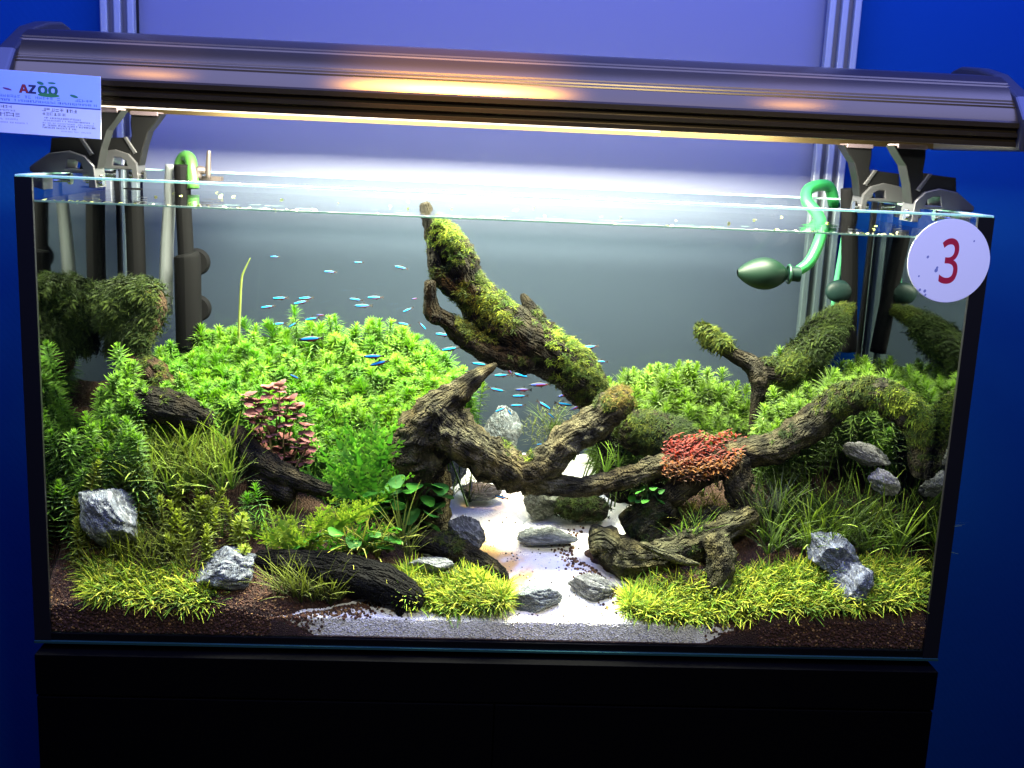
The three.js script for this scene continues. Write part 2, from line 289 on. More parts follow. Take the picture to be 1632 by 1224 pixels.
// brackets
function bracket(label, side, z) {
  const x = side * (W / 2 - 0.004), t = thing('lamp_bracket', label, 'bracket', V(x, H, z), 'lamp brackets'), i = -side;
  const grey = phy(C(0.10, 0.10, 0.11), 0.28, { metalness: 0.7 }), blk = phy(C(0.003, 0.003, 0.0035), 0.45, { specularIntensity: 0.35 }), chrome = std(C(0.75, 0.75, 0.78), 0.15, { metalness: 1 });
  const ex = (pts, d, hole) => { const s = new THREE.Shape(); pts.forEach(([a, b], k) => (k ? s.lineTo(a, b) : s.moveTo(a, b))); s.closePath(); if (hole) { const h = new THREE.Path(); hole.forEach(([a, b], k) => (k ? h.lineTo(a, b) : h.moveTo(a, b))); h.closePath(); s.holes.push(h); } const g = new THREE.ExtrudeGeometry(s, { depth: d, bevelEnabled: true, bevelSize: 0.001, bevelThickness: 0.001, bevelSegments: 2 }); g.translate(0, 0, -d / 2); if (i < 0) { g.scale(-1, 1, 1); g.index || g.setAttribute('position', flip(g.attributes.position)); g.computeVertexNormals(); } return g; };
  const flip = (a) => { const p = a.array.slice(); for (let k = 0; k < p.length; k += 9) for (let c = 0; c < 3; c++) { const v = p[k + 3 + c]; p[k + 3 + c] = p[k + 6 + c]; p[k + 6 + c] = v; } return new THREE.BufferAttribute(p, 3); };
  mesh('clamp', ex([[-0.014, 0.003], [-0.014, 0.006], [0.004, 0.019], [0.022, 0.022], [0.036, 0.018], [0.044, 0.009], [0.046, -0.010], [0.041, -0.010], [0.040, 0.003]], 0.032, [[0.018, 0.005], [0.036, 0.005], [0.034, 0.012], [0.028, 0.0155], [0.020, 0.0155]]), grey, t);
  mesh('clamp_jaw', ex([[-0.013, 0.004], [-0.005, 0.004], [-0.005, -0.014], [-0.013, -0.012]], 0.026), grey, t);
  const k = mesh('lock_block', ex([[0.004, 0.019], [0.006, 0.033], [0.030, 0.035], [0.036, 0.030], [0.038, 0.019]], 0.024), blk, t);
  mesh('trim', ex([[0.031, 0.036], [0.0335, 0.036], [0.0435, 0.021], [0.041, 0.020]], 0.026), grey, t);
  mesh('arm', ex([[0.030, 0.004], [0.046, 0.008], [0.050, 0.026], [0.056, 0.044], [0.064, 0.054], [0.070, 0.062], [0.040, 0.062], [0.039, 0.052], [0.040, 0.038], [0.036, 0.022]], 0.022), blk, t);
  mesh('foot', box(0.030, 0.0045, 0.030, i * 0.053, 0.0622, 0, 0.001), std(C(0.12, 0.09, 0.105), 0.4, { metalness: 0.4 }), t);
  for (const [dx, dy] of [[0.012, -0.004], [0.042, -0.004]]) { const n = mesh('screw', new THREE.CylinderGeometry(0.0035, 0.0035, 0.014, 12).rotateZ(Math.PI / 2).translate(i * dx, dy, 0.008), chrome, t); mesh('screw_head', new THREE.CylinderGeometry(0.0055, 0.0055, 0.003, 14).rotateZ(Math.PI / 2).translate(i * (dx + 0.008), dy, 0.008), chrome, n); }
}
bracket('grey clamp bracket with black arm at the front of the rim, below the printed card', -1, -0.085);
bracket('grey clamp bracket with black arm beside the short green hose bend and valve', -1, -0.235);
bracket('grey clamp bracket with black arm right above the number sticker', 1, -0.085);
bracket('grey clamp bracket with black arm beside the diffuser hose arch', 1, -0.235);

// ------------------------------------------------------------------ printed card and number sticker
{
  const tex = canvasTexture(960, 660, (g, w, h) => {
    g.fillStyle = '#dfe3f2'; g.fillRect(0, 0, w, h); g.fillStyle = '#a9c4ee'; g.fillRect(0, 0, w, h * 0.52);
    g.fillStyle = '#23409c'; g.fillRect(0, h * 0.515, w, 13);
    g.font = 'bold 120px sans-serif'; g.textBaseline = 'alphabetic'; g.lineWidth = 6;
    [['A', 272, '#9c2a33'], ['Z', 350, '#2a2a55'], ['O', 425, '#1e6b52'], ['O', 512, '#1e6b52']].forEach(([c, x, f]) => { g.fillStyle = f; g.strokeStyle = '#1c2550'; g.strokeText(c, x, 226); g.fillText(c, x, 226); });
    g.fillStyle = '#3a8a4a'; g.beginPath(); g.ellipse(520, 234, 92, 20, 0, 0, 7); g.fill();
    g.fillStyle = '#2f7d60'; g.beginPath(); g.ellipse(452, 112, 30, 16, 0.3, 0, 7); g.fill(); g.beginPath(); g.ellipse(548, 104, 34, 10, 0, 0, 7); g.fill(); g.beginPath(); g.ellipse(735, 226, 36, 14, 0.3, 0, 7); g.fill();
    g.fillStyle = '#6b2a6b'; g.beginPath(); g.ellipse(170, 196, 40, 10, 0.25, 0, 7); g.fill();
    let s = 7; const r = () => { s = (s * 16807) % 2147483647; return s / 2147483647; };
    const row = (x0, x1, y, hh, f, gap = 0.15, cw = hh * 0.85) => { g.strokeStyle = f; g.lineWidth = Math.max(1.6, hh * 0.11); for (let x = x0; x < x1; x += cw * 1.2) { if (r() < gap) continue; for (let k = 0; k < 4; k++) { const v = r() < 0.5, a = x + r() * cw, b = y - r() * hh; g.beginPath(); g.moveTo(v ? a : x, v ? y - hh : b); g.lineTo(v ? a : x + cw * 0.9, v ? y : b); g.stroke(); } } };
    row(10, 920, 283, 30, '#4767b4', 0.2); row(10, 920, 322, 24, '#3b55a8', 0.1, 14);
    row(14, 190, 398, 32, '#33333f', 0); row(14, 250, 432, 20, '#6b6b80'); row(20, 60, 486, 38, '#555564', 0, 34); row(104, 160, 486, 42, '#55506a', 0, 40); row(186, 240, 486, 42, '#33333f', 0, 40); row(20, 250, 520, 18, '#8a8a9c'); row(14, 330, 556, 16, '#8a8a9c', 0.1, 10);
    row(460, 730, 404, 36, '#4c4c58', 0, 32); row(462, 650, 446, 30, '#22222a', 0, 28); row(480, 800, 482, 18, '#5c5c70', 0.1, 10); row(462, 900, 508, 17, '#6a6a7c', 0.15, 10); row(462, 900, 535, 15, '#77778a', 0.1, 9); row(462, 910, 560, 18, '#444456', 0.1, 10); row(462, 740, 585, 18, '#2c2c38', 0.1, 11); row(620, 900, 612, 13, '#9a9aac', 0.2, 9);
  });
  const z = -0.036, tl = at(-22, 109, z), tr = at(160, 122, z), br = at(162, 222, z), w = tl.distanceTo(tr), h = tr.distanceTo(br), c = tl.clone().add(br).multiplyScalar(0.5);
  const t = thing('card', 'printed card with AZOO logo stuck to the lamp hood', 'card', c); t.rotation.set(0.02, 0, Math.atan2(tr.y - tl.y, tr.x - tl.x));
  mesh('card_sheet', box(w, h, 0.0006), std(C(0.8, 0.82, 0.88), 0.6), t);
  mesh('print', new THREE.PlaneGeometry(w - 0.0004, h - 0.0004).translate(0, 0, 0.0008), std(C(0.95, 0.95, 0.95), 0.5, { map: tex }), t);
  mesh('tape', box(0.02, 0.012, 0.0150, w * 0.1, h * 0.36, -0.0078), std(C(0.5, 0.5, 0.5), 0.5), t);
}
{
  const tex = canvasTexture(512, 512, (g) => {
    g.fillStyle = '#eeeef4'; g.fillRect(0, 0, 512, 512);
    g.save(); g.translate(262, 256); g.scale(0.64, 1); g.fillStyle = '#b01838'; g.font = '370px sans-serif'; g.textAlign = 'center'; g.textBaseline = 'alphabetic'; g.fillText('3', 0, 132); g.lineWidth = 9; g.strokeStyle = '#b01838'; g.strokeText('3', 0, 132); g.restore();
    g.fillStyle = '#7b86b4'; for (const [x, y, r] of [[120, 236, 7], [182, 316, 10], [186, 300, 7], [78, 356, 5], [94, 440, 7], [126, 446, 8], [132, 470, 6], [398, 128, 5], [66, 438, 5]]) { g.beginPath(); g.ellipse(x, y, r, r * 1.3, 0.4, 0, 7); g.fill(); }
  });
  const c = at(1512, 416, 0.0012), R = 66 * mpp(0), t = thing('number_sticker', 'round white sticker with a red number 3 on the front glass', 'sticker', c);
  mesh('sticker_disc', new THREE.CylinderGeometry(R, R, 0.0005, 64).rotateX(Math.PI / 2), std(C(0.72, 0.72, 0.78), 0.5), t);
  mesh('print', new THREE.CircleGeometry(R - 0.0004, 64).translate(0, 0, 0.0008), std(C(0.9, 0.9, 0.93), 0.45, { map: tex }), t);
}

// ------------------------------------------------------------------ wood and moss
const barkMat = phy(C(0.31, 0.315, 0.27), 0.88, { vertexColors: true, bumpMap: barkBump, bumpScale: 0.012, specularIntensity: 0.25 });
const sprig = (() => { const m = new MB(); for (let k = 0; k < 7; k++) { const a = k / 7 * 6.28 + rr(0, 0.5), e = rr(0.4, 1.6), d = V(Math.cos(a) * Math.sin(e), Math.cos(e), Math.sin(a) * Math.sin(e)), c = rr(0.7, 1.2); const end = m.leaf(V(0, 0, 0), d, V(0, 1, 0.01), rr(0.5, 1), 0.24, rr(0.2, 1.6), [0.6 * c, 0.6 * c, 0.6 * c], [1.2 * c, 1.2 * c, 1.1 * c], 2, 0); for (let j = 0; j < 3; j++) m.leaf(end.clone().multiplyScalar(0.4 + 0.2 * j), V(rr(-1, 1), rr(0, 1), rr(-1, 1)), V(0, 1, 0.01), rr(0.2, 0.4), 0.14, 0.3, [c, c, c], [1.2 * c, 1.2 * c, c], 1, 0); } return m.geo(); })();
const leafMat = (o = {}) => phy(C(1, 1, 1), 0.95, { vertexColors: true, transmission: 0.35, thickness: 0, side: THREE.DoubleSide, specularIntensity: 0.3, ...o });
const mossMat = leafMat({ transmission: 0.2, color: C(0.75, 0.8, 0.7) });
const mossTones = { olive: [[0.035, 0.052, 0.006], [0.02, 0.035, 0.004], [0.07, 0.082, 0.009]], bright: [[0.075, 0.115, 0.008], [0.03, 0.06, 0.005], [0.15, 0.18, 0.016]], dark: [[0.018, 0.032, 0.005], [0.03, 0.045, 0.006], [0.014, 0.024, 0.006]], tan: [[0.11, 0.075, 0.018], [0.06, 0.052, 0.01], [0.16, 0.11, 0.03]] };
function wood(label, paths, { tone = [0.15, 0.11, 0.06], rough = 0.35, moss = [], name = 'driftwood', group } = {}) {
  const first = at(...paths[0][paths[0].length - 1].slice(0, 3)), t = thing(name, label, 'driftwood', first, group), m = new MB(), spots = [];
  const off = rr(0, 50);
  for (const path of paths) {
    const { pts, rad } = smoothPath(path);
    rad[0] *= 0.6; rad[rad.length - 1] *= 0.6;
    const disp = (q, s, a) => 1 + rough * (0.9 * fbm(q.x * 45 + off, q.y * 45, q.z * 45, 3) + 0.9 * fbm(q.x * 140, q.y * 140, q.z * 140 + off, 2) - 0.28 * Math.pow(1 - Math.abs(nz(a * 2.2 + off, s * 16, 3)), 5));
    m.tube(pts.map((p) => p.clone().sub(first)), rad, 26, (q, d) => {
      const n = fbm(q.x * 90 + off, q.y * 60, q.z * 90, 4), f = clamp(0.7 + 2.6 * n, 0.1, 2.5), h = clamp(0.5 + 2 * fbm(q.x * 26, q.y * 26 + off, q.z * 26, 2), 0, 1);
      return [tone[0] * f * (0.82 + 0.16 * h), tone[1] * f * 1.04, tone[2] * f * (1.2 - 0.3 * h)];
    }, (q, s, a) => disp(q.clone().add(first), s, a));
    spots.push({ pts, rad });
  }
  mesh('bark', m.geo(), barkMat, t);
  for (const [tn, list] of Object.entries(moss.reduce((o, e) => { (o[e[4]] ??= []).push(e); return o; }, {}))) {
    const out = [];
    for (const [px, py, z, R, , n0, size0 = 0.008, up = 0.35] of list) {
      const n = n0 * 3, size = size0 * 0.66;
      const c = at(px, py, z), RR = R * mpp(z);
      // sprigs sit on the wood inside the clump's reach
      const cand = []; for (const s of spots) s.pts.forEach((p, k) => { if (p.distanceTo(c) < RR + s.rad[k]) cand.push([p, s.rad[k], s.pts[Math.min(k + 1, s.pts.length - 1)].clone().sub(s.pts[Math.max(0, k - 1)]).normalize()]); });
      if (!cand.length) continue;
      for (let k = 0; k < n; k++) {
        const [p, r, ax] = pick(cand), d = V(rr(-1, 1), rr(-1, 1) + up, rr(-1, 1) + 0.15).normalize(); d.addScaledVector(ax, -d.dot(ax)).normalize();
        const q = p.clone().addScaledVector(d, r * rr(0.9, 1.02)).addScaledVector(ax, rr(-0.003, 0.003)); if (q.distanceTo(c) > RR * rr(0.6, 1.25)) continue;
        const thick = fbm(q.x * 75, q.y * 75, q.z * 75 + 7, 3); if (thick < rr(-0.2, 0.04)) continue; q.addScaledVector(d, size * 1.6 * Math.max(0, thick) * rnd());
        const c3 = pick(mossTones[tn]), b = rr(0.7, 1.3), s = size * rr(0.6, 1.3);
        out.push([M4(q.sub(first), new THREE.Quaternion().setFromUnitVectors(V(0, 1, 0), d.addScaledVector(V(rr(-1, 1), rr(0, 1), rr(-1, 1)), 0.5).normalize()), V(s, s, s)), C(c3[0] * b, c3[1] * b, c3[2] * b)]);
      }
    }
    if (out.length) instanced('moss', sprig, mossMat, out, t);
  }
  return t;
}
wood('long mossy driftwood branch rising out of the middle of the tank to the water surface', [
  [[676, 322, -0.135, 8], [684, 348, -0.135, 13], [706, 378, -0.14, 28], [728, 415, -0.145, 33], [745, 452, -0.15, 27], [775, 492, -0.155, 34], [815, 525, -0.165, 42], [860, 555, -0.175, 42], [905, 585, -0.185, 42], [938, 620, -0.195, 32], [955, 655, -0.2, 26], [975, 710, -0.21, 26], [990, 800, -0.22, 26]],
  [[687, 385, -0.13, 7], [694, 425, -0.13, 13], [712, 455, -0.135, 14], [745, 478, -0.14, 14]],
  [[685, 446, -0.12, 9], [686, 470, -0.12, 10], [690, 498, -0.125, 15], [712, 512, -0.13, 15], [740, 535, -0.14, 20], [790, 562, -0.15, 22], [850, 572, -0.165, 28]],
  [[696, 498, -0.12, 11], [689, 516, -0.12, 8]], [[832, 468, -0.17, 5], [843, 490, -0.17, 12], [858, 520, -0.17, 18]]],
  { tone: [0.055, 0.040, 0.022], moss: [[715, 375, -0.13, 34, 'bright', 520, 0.007, 0.7], [735, 400, -0.13, 28, 'olive', 300, 0.007], [775, 490, -0.145, 52, 'olive', 1100, 0.008, 0.5], [790, 480, -0.145, 34, 'bright', 350, 0.008, 0.8], [700, 440, -0.13, 20, 'dark', 100], [905, 555, -0.175, 50, 'bright', 620, 0.008, 0.7], [930, 590, -0.18, 50, 'olive', 900, 0.008, 0.5], [845, 515, -0.165, 26, 'olive', 200], [825, 570, -0.16, 34, 'dark', 120]] });
wood('thick forked driftwood with a pointed horn standing over the sand path', [
  [[792, 580, -0.1, 4], [765, 597, -0.1, 12], [738, 620, -0.105, 20], [700, 655, -0.11, 36], [672, 695, -0.12, 46], [668, 745, -0.13, 48], [675, 800, -0.14, 44], [680, 860, -0.15, 42]],
  [[690, 640, -0.105, 24], [715, 680, -0.105, 40], [755, 715, -0.1, 37], [797, 742, -0.1, 36], [834, 770, -0.1, 27]],
  [[812, 760, -0.1, 26], [862, 745, -0.105, 32], [900, 707, -0.11, 27], [940, 680, -0.115, 29], [975, 650, -0.12, 28], [1003, 630, -0.125, 20]],
  [[830, 769, -0.1, 20], [880, 774, -0.1, 18], [940, 775, -0.1, 17], [1000, 760, -0.105, 18], [1060, 742, -0.11, 22], [1100, 740, -0.12, 16]]],
  { tone: [0.24, 0.175, 0.10], rough: 0.45, moss: [[995, 628, -0.12, 34, 'tan', 420, 0.007, 0.8], [970, 640, -0.12, 24, 'olive', 160], [823, 712, -0.1, 26, 'bright', 280, 0.008, 0.8], [1020, 640, -0.12, 30, 'olive', 150]] });
wood('gnarled driftwood arch beside the tank side under the number sticker', [
  [[1060, 800, -0.1, 18], [1120, 750, -0.11, 26], [1180, 725, -0.112, 24], [1240, 712, -0.112, 26], [1290, 680, -0.11, 30], [1340, 640, -0.1, 28], [1395, 628, -0.085, 25], [1440, 650, -0.075, 28], [1470, 690, -0.07, 26], [1474, 760, -0.075, 24]],
  [[1180, 720, -0.11, 22], [1175, 770, -0.1, 24], [1190, 810, -0.1, 18]]],
  { tone: [0.15, 0.11, 0.065], rough: 0.45, moss: [[1380, 622, -0.09, 50, 'olive', 420, 0.008, 0.7], [1445, 650, -0.07, 56, 'bright', 520, 0.009, 0.4], [1475, 700, -0.07, 46, 'olive', 420], [1325, 640, -0.1, 30, 'olive', 240], [1260, 700, -0.11, 30, 'dark', 100]] });
wood('thin dark driftwood twig with a moss tip above the bushes behind the number sticker side', [
  [[1118, 528, -0.19, 6], [1140, 545, -0.19, 10], [1165, 563, -0.19, 11], [1195, 580, -0.19, 15], [1212, 605, -0.19, 19], [1204, 650, -0.19, 9], [1198, 700, -0.19, 7]],
  [[1205, 592, -0.19, 20], [1250, 592, -0.2, 22], [1300, 548, -0.22, 24], [1335, 505, -0.25, 16], [1352, 488, -0.27, 9]]],
  { tone: [0.13, 0.09, 0.06], moss: [[1128, 532, -0.19, 34, 'olive', 420, 0.016, 0.7], [1250, 585, -0.2, 40, 'olive', 420, 0.012], [1310, 540, -0.22, 50, 'dark', 900, 0.019], [1300, 560, -0.21, 46, 'olive', 200, 0.014], [1340, 505, -0.25, 30, 'olive', 300]] });
wood('reddish mossy driftwood stump in the back corner beside the black strainer pipe', [
  [[205, 470, -0.2, 16], [232, 470, -0.2, 22], [247, 492, -0.2, 20], [225, 530, -0.2, 22], [215, 575, -0.2, 22], [245, 602, -0.19, 26], [262, 650, -0.18, 22], [265, 720, -0.18, 22]],
  [[240, 470, -0.2, 20], [205, 482, -0.21, 34], [172, 490, -0.21, 34], [150, 500, -0.21, 34]], [[205, 500, -0.21, 30], [200, 560, -0.22, 26]]],
  { tone: [0.17, 0.085, 0.055], moss: [[175, 490, -0.205, 70, 'dark', 1500, 0.017], [215, 462, -0.2, 34, 'olive', 260, 0.012, 0.9], [190, 470, -0.2, 50, 'dark', 520, 0.018, 0.9], [230, 545, -0.2, 34, 'dark', 300], [205, 560, -0.2, 34, 'dark', 200], [250, 590, -0.185, 30, 'olive', 240]] });
wood('dark rounded log above the dark grass, under the green bush', [[[205, 640, -0.135, 20], [240, 645, -0.13, 28], [290, 655, -0.13, 28], [340, 672, -0.13, 16]]], { tone: [0.035, 0.025, 0.018], moss: [[265, 620, -0.13, 26, 'olive', 60]] });
wood('dark sloping log beneath the purple-leaved plant', [[[375, 680, -0.12, 12], [410, 730, -0.11, 22], [465, 762, -0.1, 19], [530, 785, -0.1, 10]], [[400, 760, -0.11, 22], [470, 790, -0.1, 24]]], { tone: [0.075, 0.052, 0.034] });
wood('smooth black log lying on the white sand at the front glass', [[[405, 895, -0.06, 18], [470, 900, -0.045, 26], [545, 912, -0.035, 32], [610, 930, -0.025, 33], [655, 952, -0.02, 24], [675, 962, -0.018, 14]], [[640, 950, -0.02, 20], [636, 985, -0.012, 3]]], { tone: [0.011, 0.009, 0.008], rough: 0.16 });
wood('brown root running down to the sand beside the tufted lawn', [[[660, 862, -0.1, 18], [705, 868, -0.085, 22], [750, 888, -0.078, 20], [785, 908, -0.065, 18], [808, 924, -0.056, 10]]], { tone: [0.10, 0.075, 0.045], moss: [[720, 860, -0.085, 24, 'olive', 90]] });
wood('mossy block of wood on the sand edge under the red plant', [[[1000, 845, -0.12, 26], [1035, 820, -0.112, 34], [1075, 802, -0.1, 26]], [[1025, 830, -0.11, 30], [1040, 870, -0.1, 30]]], { tone: [0.11, 0.085, 0.04], rough: 0.5, moss: [[1040, 805, -0.11, 44, 'dark', 180], [1035, 860, -0.1, 30, 'dark', 200]] });
wood('knobbly brown root with a thin side twig behind the bright front lawn', [[[940, 868, -0.09, 22], [965, 865, -0.086, 32], [988, 888, -0.08, 33], [1035, 890, -0.075, 28], [1090, 874, -0.072, 28], [1140, 852, -0.072, 28], [1205, 818, -0.08, 20]], [[1140, 850, -0.062, 24], [1150, 895, -0.046, 28], [1140, 945, -0.034, 22]], [[1020, 866, -0.056, 6], [1075, 889, -0.048, 8], [1115, 900, -0.042, 5]], [[1060, 875, -0.08, 22], [1100, 845, -0.095, 20], [1150, 815, -0.1, 16]]], { tone: [0.21, 0.165, 0.09], rough: 0.55, moss: [[1100, 862, -0.075, 34, 'dark', 160]] });
wood('short dark mossy log on the sand under the forked driftwood', [[[885, 806, -0.165, 16], [925, 808, -0.16, 24], [968, 815, -0.16, 17]]], { tone: [0.07, 0.05, 0.025], moss: [[925, 800, -0.16, 50, 'dark', 240, 0.007]] });
wood('dark mossy lump of wood behind the red plant', [[[985, 680, -0.16, 24], [1030, 690, -0.155, 38], [1075, 705, -0.15, 40], [1110, 715, -0.14, 24]]], { tone: [0.06, 0.045, 0.02], moss: [[1010, 670, -0.155, 54, 'olive', 420], [1070, 690, -0.15, 60, 'dark', 700]] });

// ------------------------------------------------------------------ stones
const stoneMat = std(C(1, 1, 1), 0.8, { vertexColors: true, bumpMap: grainBump, bumpScale: 0.003 });
function stone(label, px, py, z, rx, ry, { tone = [0.10, 0.115, 0.14], vein = 0.5, turn = 0, k = 1, depth = 0.8 } = {}) {
  const c = at(px, py, z), s = mpp(z), g = mergeVertices(new THREE.IcosahedronGeometry(1, 26).deleteAttribute('uv').deleteAttribute('normal'), 1e-5), p = g.attributes.position, col = [], o = rr(0, 90), v = V();
  const planes = []; for (let i = 0; i < 11; i++) planes.push([V(rr(-1, 1), rr(-1, 1), rr(-1, 1)).normalize(), rr(0.62, 0.9)]);
  for (let i = 0; i < p.count; i++) {
    v.fromBufferAttribute(p, i); let r = 1; for (const [n, d] of planes) { const e = v.dot(n); if (e > 0.01) r = Math.min(r, d / e); }
    const ridge = Math.abs(nz(v.x * 1.2 + o, v.y * 4.2 + v.x * 1.5, v.z * 1.5)), cr = Math.pow(1 - ridge, 7);
    r = r * (1 + k * (0.16 * fbm(v.x * 2 + o, v.y * 2, v.z * 2, 4) + 0.06 * fbm(v.x * 9, v.y * 9 + o, v.z * 9, 3))) - 0.05 * cr;
    const line = Math.pow(1 - Math.abs(nz(v.x * 1.4 + 3, v.y * 5 + v.x * 2 + o, v.z * 1.5)), 26) * vein, f = clamp(0.8 + 1.1 * fbm(v.x * 5, v.y * 5, v.z * 5 + o, 4), 0.3, 1.7) * (1 - 0.5 * cr);
    col.push(tone[0] * f + line * 0.4, tone[1] * f + line * 0.41, tone[2] * f + line * 0.39);
    v.multiplyScalar(r); v.set(v.x * rx * s, v.y * ry * s, v.z * depth * Math.min(rx, ry * 1.4) * s); v.applyAxisAngle(V(0, 0, 1), turn); p.setXYZ(i, v.x, v.y, v.z);
  }
  g.setAttribute('color', new THREE.Float32BufferAttribute(col, 3));
  const u = []; for (let i = 0; i < p.count; i++) u.push(p.getX(i), p.getY(i) + p.getZ(i)); g.setAttribute('uv', new THREE.Float32BufferAttribute(u, 2));
  g.computeVertexNormals();
  const m = mesh('stone', g, stoneMat); m.position.copy(c); return tag(m, label, 'stone', 'stones in the tank');
}
stone('large blue-grey veined stone leaning at the tank side among yellow-green stems', 178, 818, -0.06, 64, 50, { turn: -0.7, vein: 0.7 });
stone('light grey veined stone beside the smooth black log at the front', 367, 906, -0.036, 60, 38, { turn: 0.3, vein: 0.7 });
stone('dark grey stone above the brown root at the edge of the sand path', 740, 850, -0.1, 36, 34, { tone: [0.09, 0.095, 0.09], turn: -0.6 });
stone('grey ridged stone lying alone on the front sand', 856, 956, -0.028, 42, 24, { tone: [0.12, 0.14, 0.15], turn: 0.1 });
stone('flat pale grey stone half sunk in the middle of the sand path', 875, 856, -0.125, 52, 17, { tone: [0.17, 0.19, 0.2], depth: 1.2 });
stone('grey-green stone standing directly under the forked driftwood', 860, 798, -0.17, 32, 30, { tone: [0.11, 0.12, 0.085] });
stone('flat dark slate stone on the sand beside the knobbly brown root', 942, 936, -0.05, 46, 22, { tone: [0.07, 0.075, 0.08], turn: -0.15, depth: 1 });
stone('flat grey stone in the sand patch behind the smooth black log', 690, 899, -0.055, 42, 13, { tone: [0.13, 0.14, 0.14], depth: 1.2 });
stone('blue-grey stone in the front lawn, upper of the pair under the dark grass', 1322, 884, -0.05, 48, 38, { tone: [0.075, 0.09, 0.14], turn: -0.5 });
stone('blue-grey stone in the front lawn, lower of the pair touching the soil', 1362, 930, -0.028, 44, 44, { tone: [0.085, 0.1, 0.15], turn: -0.8 });
stone('pale blue-grey rock at the back glass behind the forked driftwood', 800, 690, -0.26, 34, 44, { tone: [0.055, 0.07, 0.08], vein: 0.25 });
stone('bluish rock in the shade behind the foot of the forked driftwood', 722, 740, -0.19, 24, 40, { tone: [0.10, 0.13, 0.14] });
stone('small grey stone under the dark tuft at the far end of the sand', 762, 782, -0.19, 38, 16, { tone: [0.16, 0.18, 0.19] });
stone('jagged pale grey stone under the driftwood arch, upper of the pale pair', 1384, 727, -0.115, 44, 19, { tone: [0.20, 0.195, 0.205], turn: -0.35, vein: 0.3, k: 1.5 });
stone('small whitish stone under the driftwood arch, lower of the pale pair', 1408, 768, -0.1, 32, 20, { tone: [0.32, 0.31, 0.325], turn: -0.6, vein: 0.2, k: 1.5 });

// ------------------------------------------------------------------ plants
const green = leafMat({ color: C(0.50, 0.57, 0.38), transmission: 0.48 }), grassMat = leafMat({ transmission: 0.3, color: C(0.85, 0.85, 0.85) });
function stemGeo(L, leafLen, per, gap, c0, c1, w = 0.0026, reach = 0.075, droop = 0.5) {
  const st = new MB(), lf = new MB(), bend = V(rr(-0.012, 0.012), 0, rr(-0.012, 0.012)), pos = (y) => V(bend.x * (y / L) ** 2, y, bend.z * (y / L) ** 2);
  const n = 8, pts = [], rad = []; for (let k = 0; k <= n; k++) { pts.push(pos(L * k / n)); rad.push(lerp(0.0011, 0.0005, k / n)); }
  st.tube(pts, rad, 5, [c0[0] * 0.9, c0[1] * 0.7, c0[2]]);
  let d = 0.0005, g = gap * 0.35, ph = rr(0, 6);
  while (d < Math.min(L * 0.95, reach)) {
    const t = clamp(d / 0.022, 0, 1), el = lerp(1.25, 0.12, Math.pow(t, 0.7)) + rr(-0.15, 0.15), ll = leafLen * lerp(0.45, 1, Math.min(1, t * 1.6)) * rr(0.85, 1.15), o = pos(L - d); ph += 0.6;
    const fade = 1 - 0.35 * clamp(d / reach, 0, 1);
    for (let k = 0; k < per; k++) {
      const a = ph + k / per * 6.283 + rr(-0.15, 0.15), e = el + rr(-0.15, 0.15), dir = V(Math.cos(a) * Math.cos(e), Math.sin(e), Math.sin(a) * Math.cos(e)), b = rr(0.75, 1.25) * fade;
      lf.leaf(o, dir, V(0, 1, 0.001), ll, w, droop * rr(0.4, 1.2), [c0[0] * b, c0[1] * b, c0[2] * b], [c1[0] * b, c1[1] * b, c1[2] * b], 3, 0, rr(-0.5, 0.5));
    }
    d += g; g = lerp(gap * 0.35, gap, clamp(d / 0.03, 0, 1));
  }
  return [st.geo(), lf.geo(), L];
}
function stemProto(name, geo) {
  const t = new THREE.Group(); t.name = name; mesh('stem', geo[0], green, t); tag(mesh('leaves', geo[1], green, t), null, null, null, 'stuff'); t.userData.L = geo[2]; return t;
}
const gA = [0.15, 0.38, 0.012], gB = [0.34, 0.58, 0.035], gC = [0.07, 0.29, 0.010], gD = [0.20, 0.48, 0.02], gY = [0.36, 0.44, 0.03], gZ = [0.58, 0.62, 0.09];
const mk = (n, name, f) => Array.from({ length: n }, (_, i) => stemProto(name, f(i)));
const bushProto = mk(15, 'stem_plant', (i) => { const t = [0.1, 0.9, 0.5, 0.0, 0.7, 1.15, 0.3][i % 7], mixc = (a, b) => a.map((v, k) => lerp(v, b[k], t)); return stemGeo([0.05, 0.08, 0.12][i % 3], rr(0.0125, 0.019), 8 + i % 4, rr(0.0042, 0.0056), mixc(gC, gA), mixc(gD, gB), rr(0.0012, 0.0016), 0.05, rr(0.4, 1.1)); });
const paleProto = mk(12, 'fine_stem_plant', (i) => { const b = [0.75, 1.1, 0.9, 1.25][i % 4]; return stemGeo([0.06, 0.1, 0.14][i % 3], rr(0.0125, 0.018), 7 + i % 3, rr(0.0048, 0.0062), [0.13 * b, 0.27 * b, 0.02], [0.30 * b, 0.45 * b, 0.06 * b], rr(0.0013, 0.0017), 0.065, rr(0.3, 0.9)); });
const sideProto = mk(4, 'stem_plant', (i) => stemGeo([0.09, 0.13][i % 2], 0.013, 7, 0.005, [0.10, 0.28, 0.015], [0.28, 0.50, 0.035], 0.0022, 0.12, 0.3));
const yellowProto = mk(4, 'small_stem_plant', (i) => stemGeo([0.045, 0.065][i % 2], 0.0085, 5, 0.0045, gY, gZ, 0.0024, 0.06, 0.3));
for (const p of [...bushProto, ...paleProto, ...sideProto, ...yellowProto]) p.userData.category = 'stem plant';
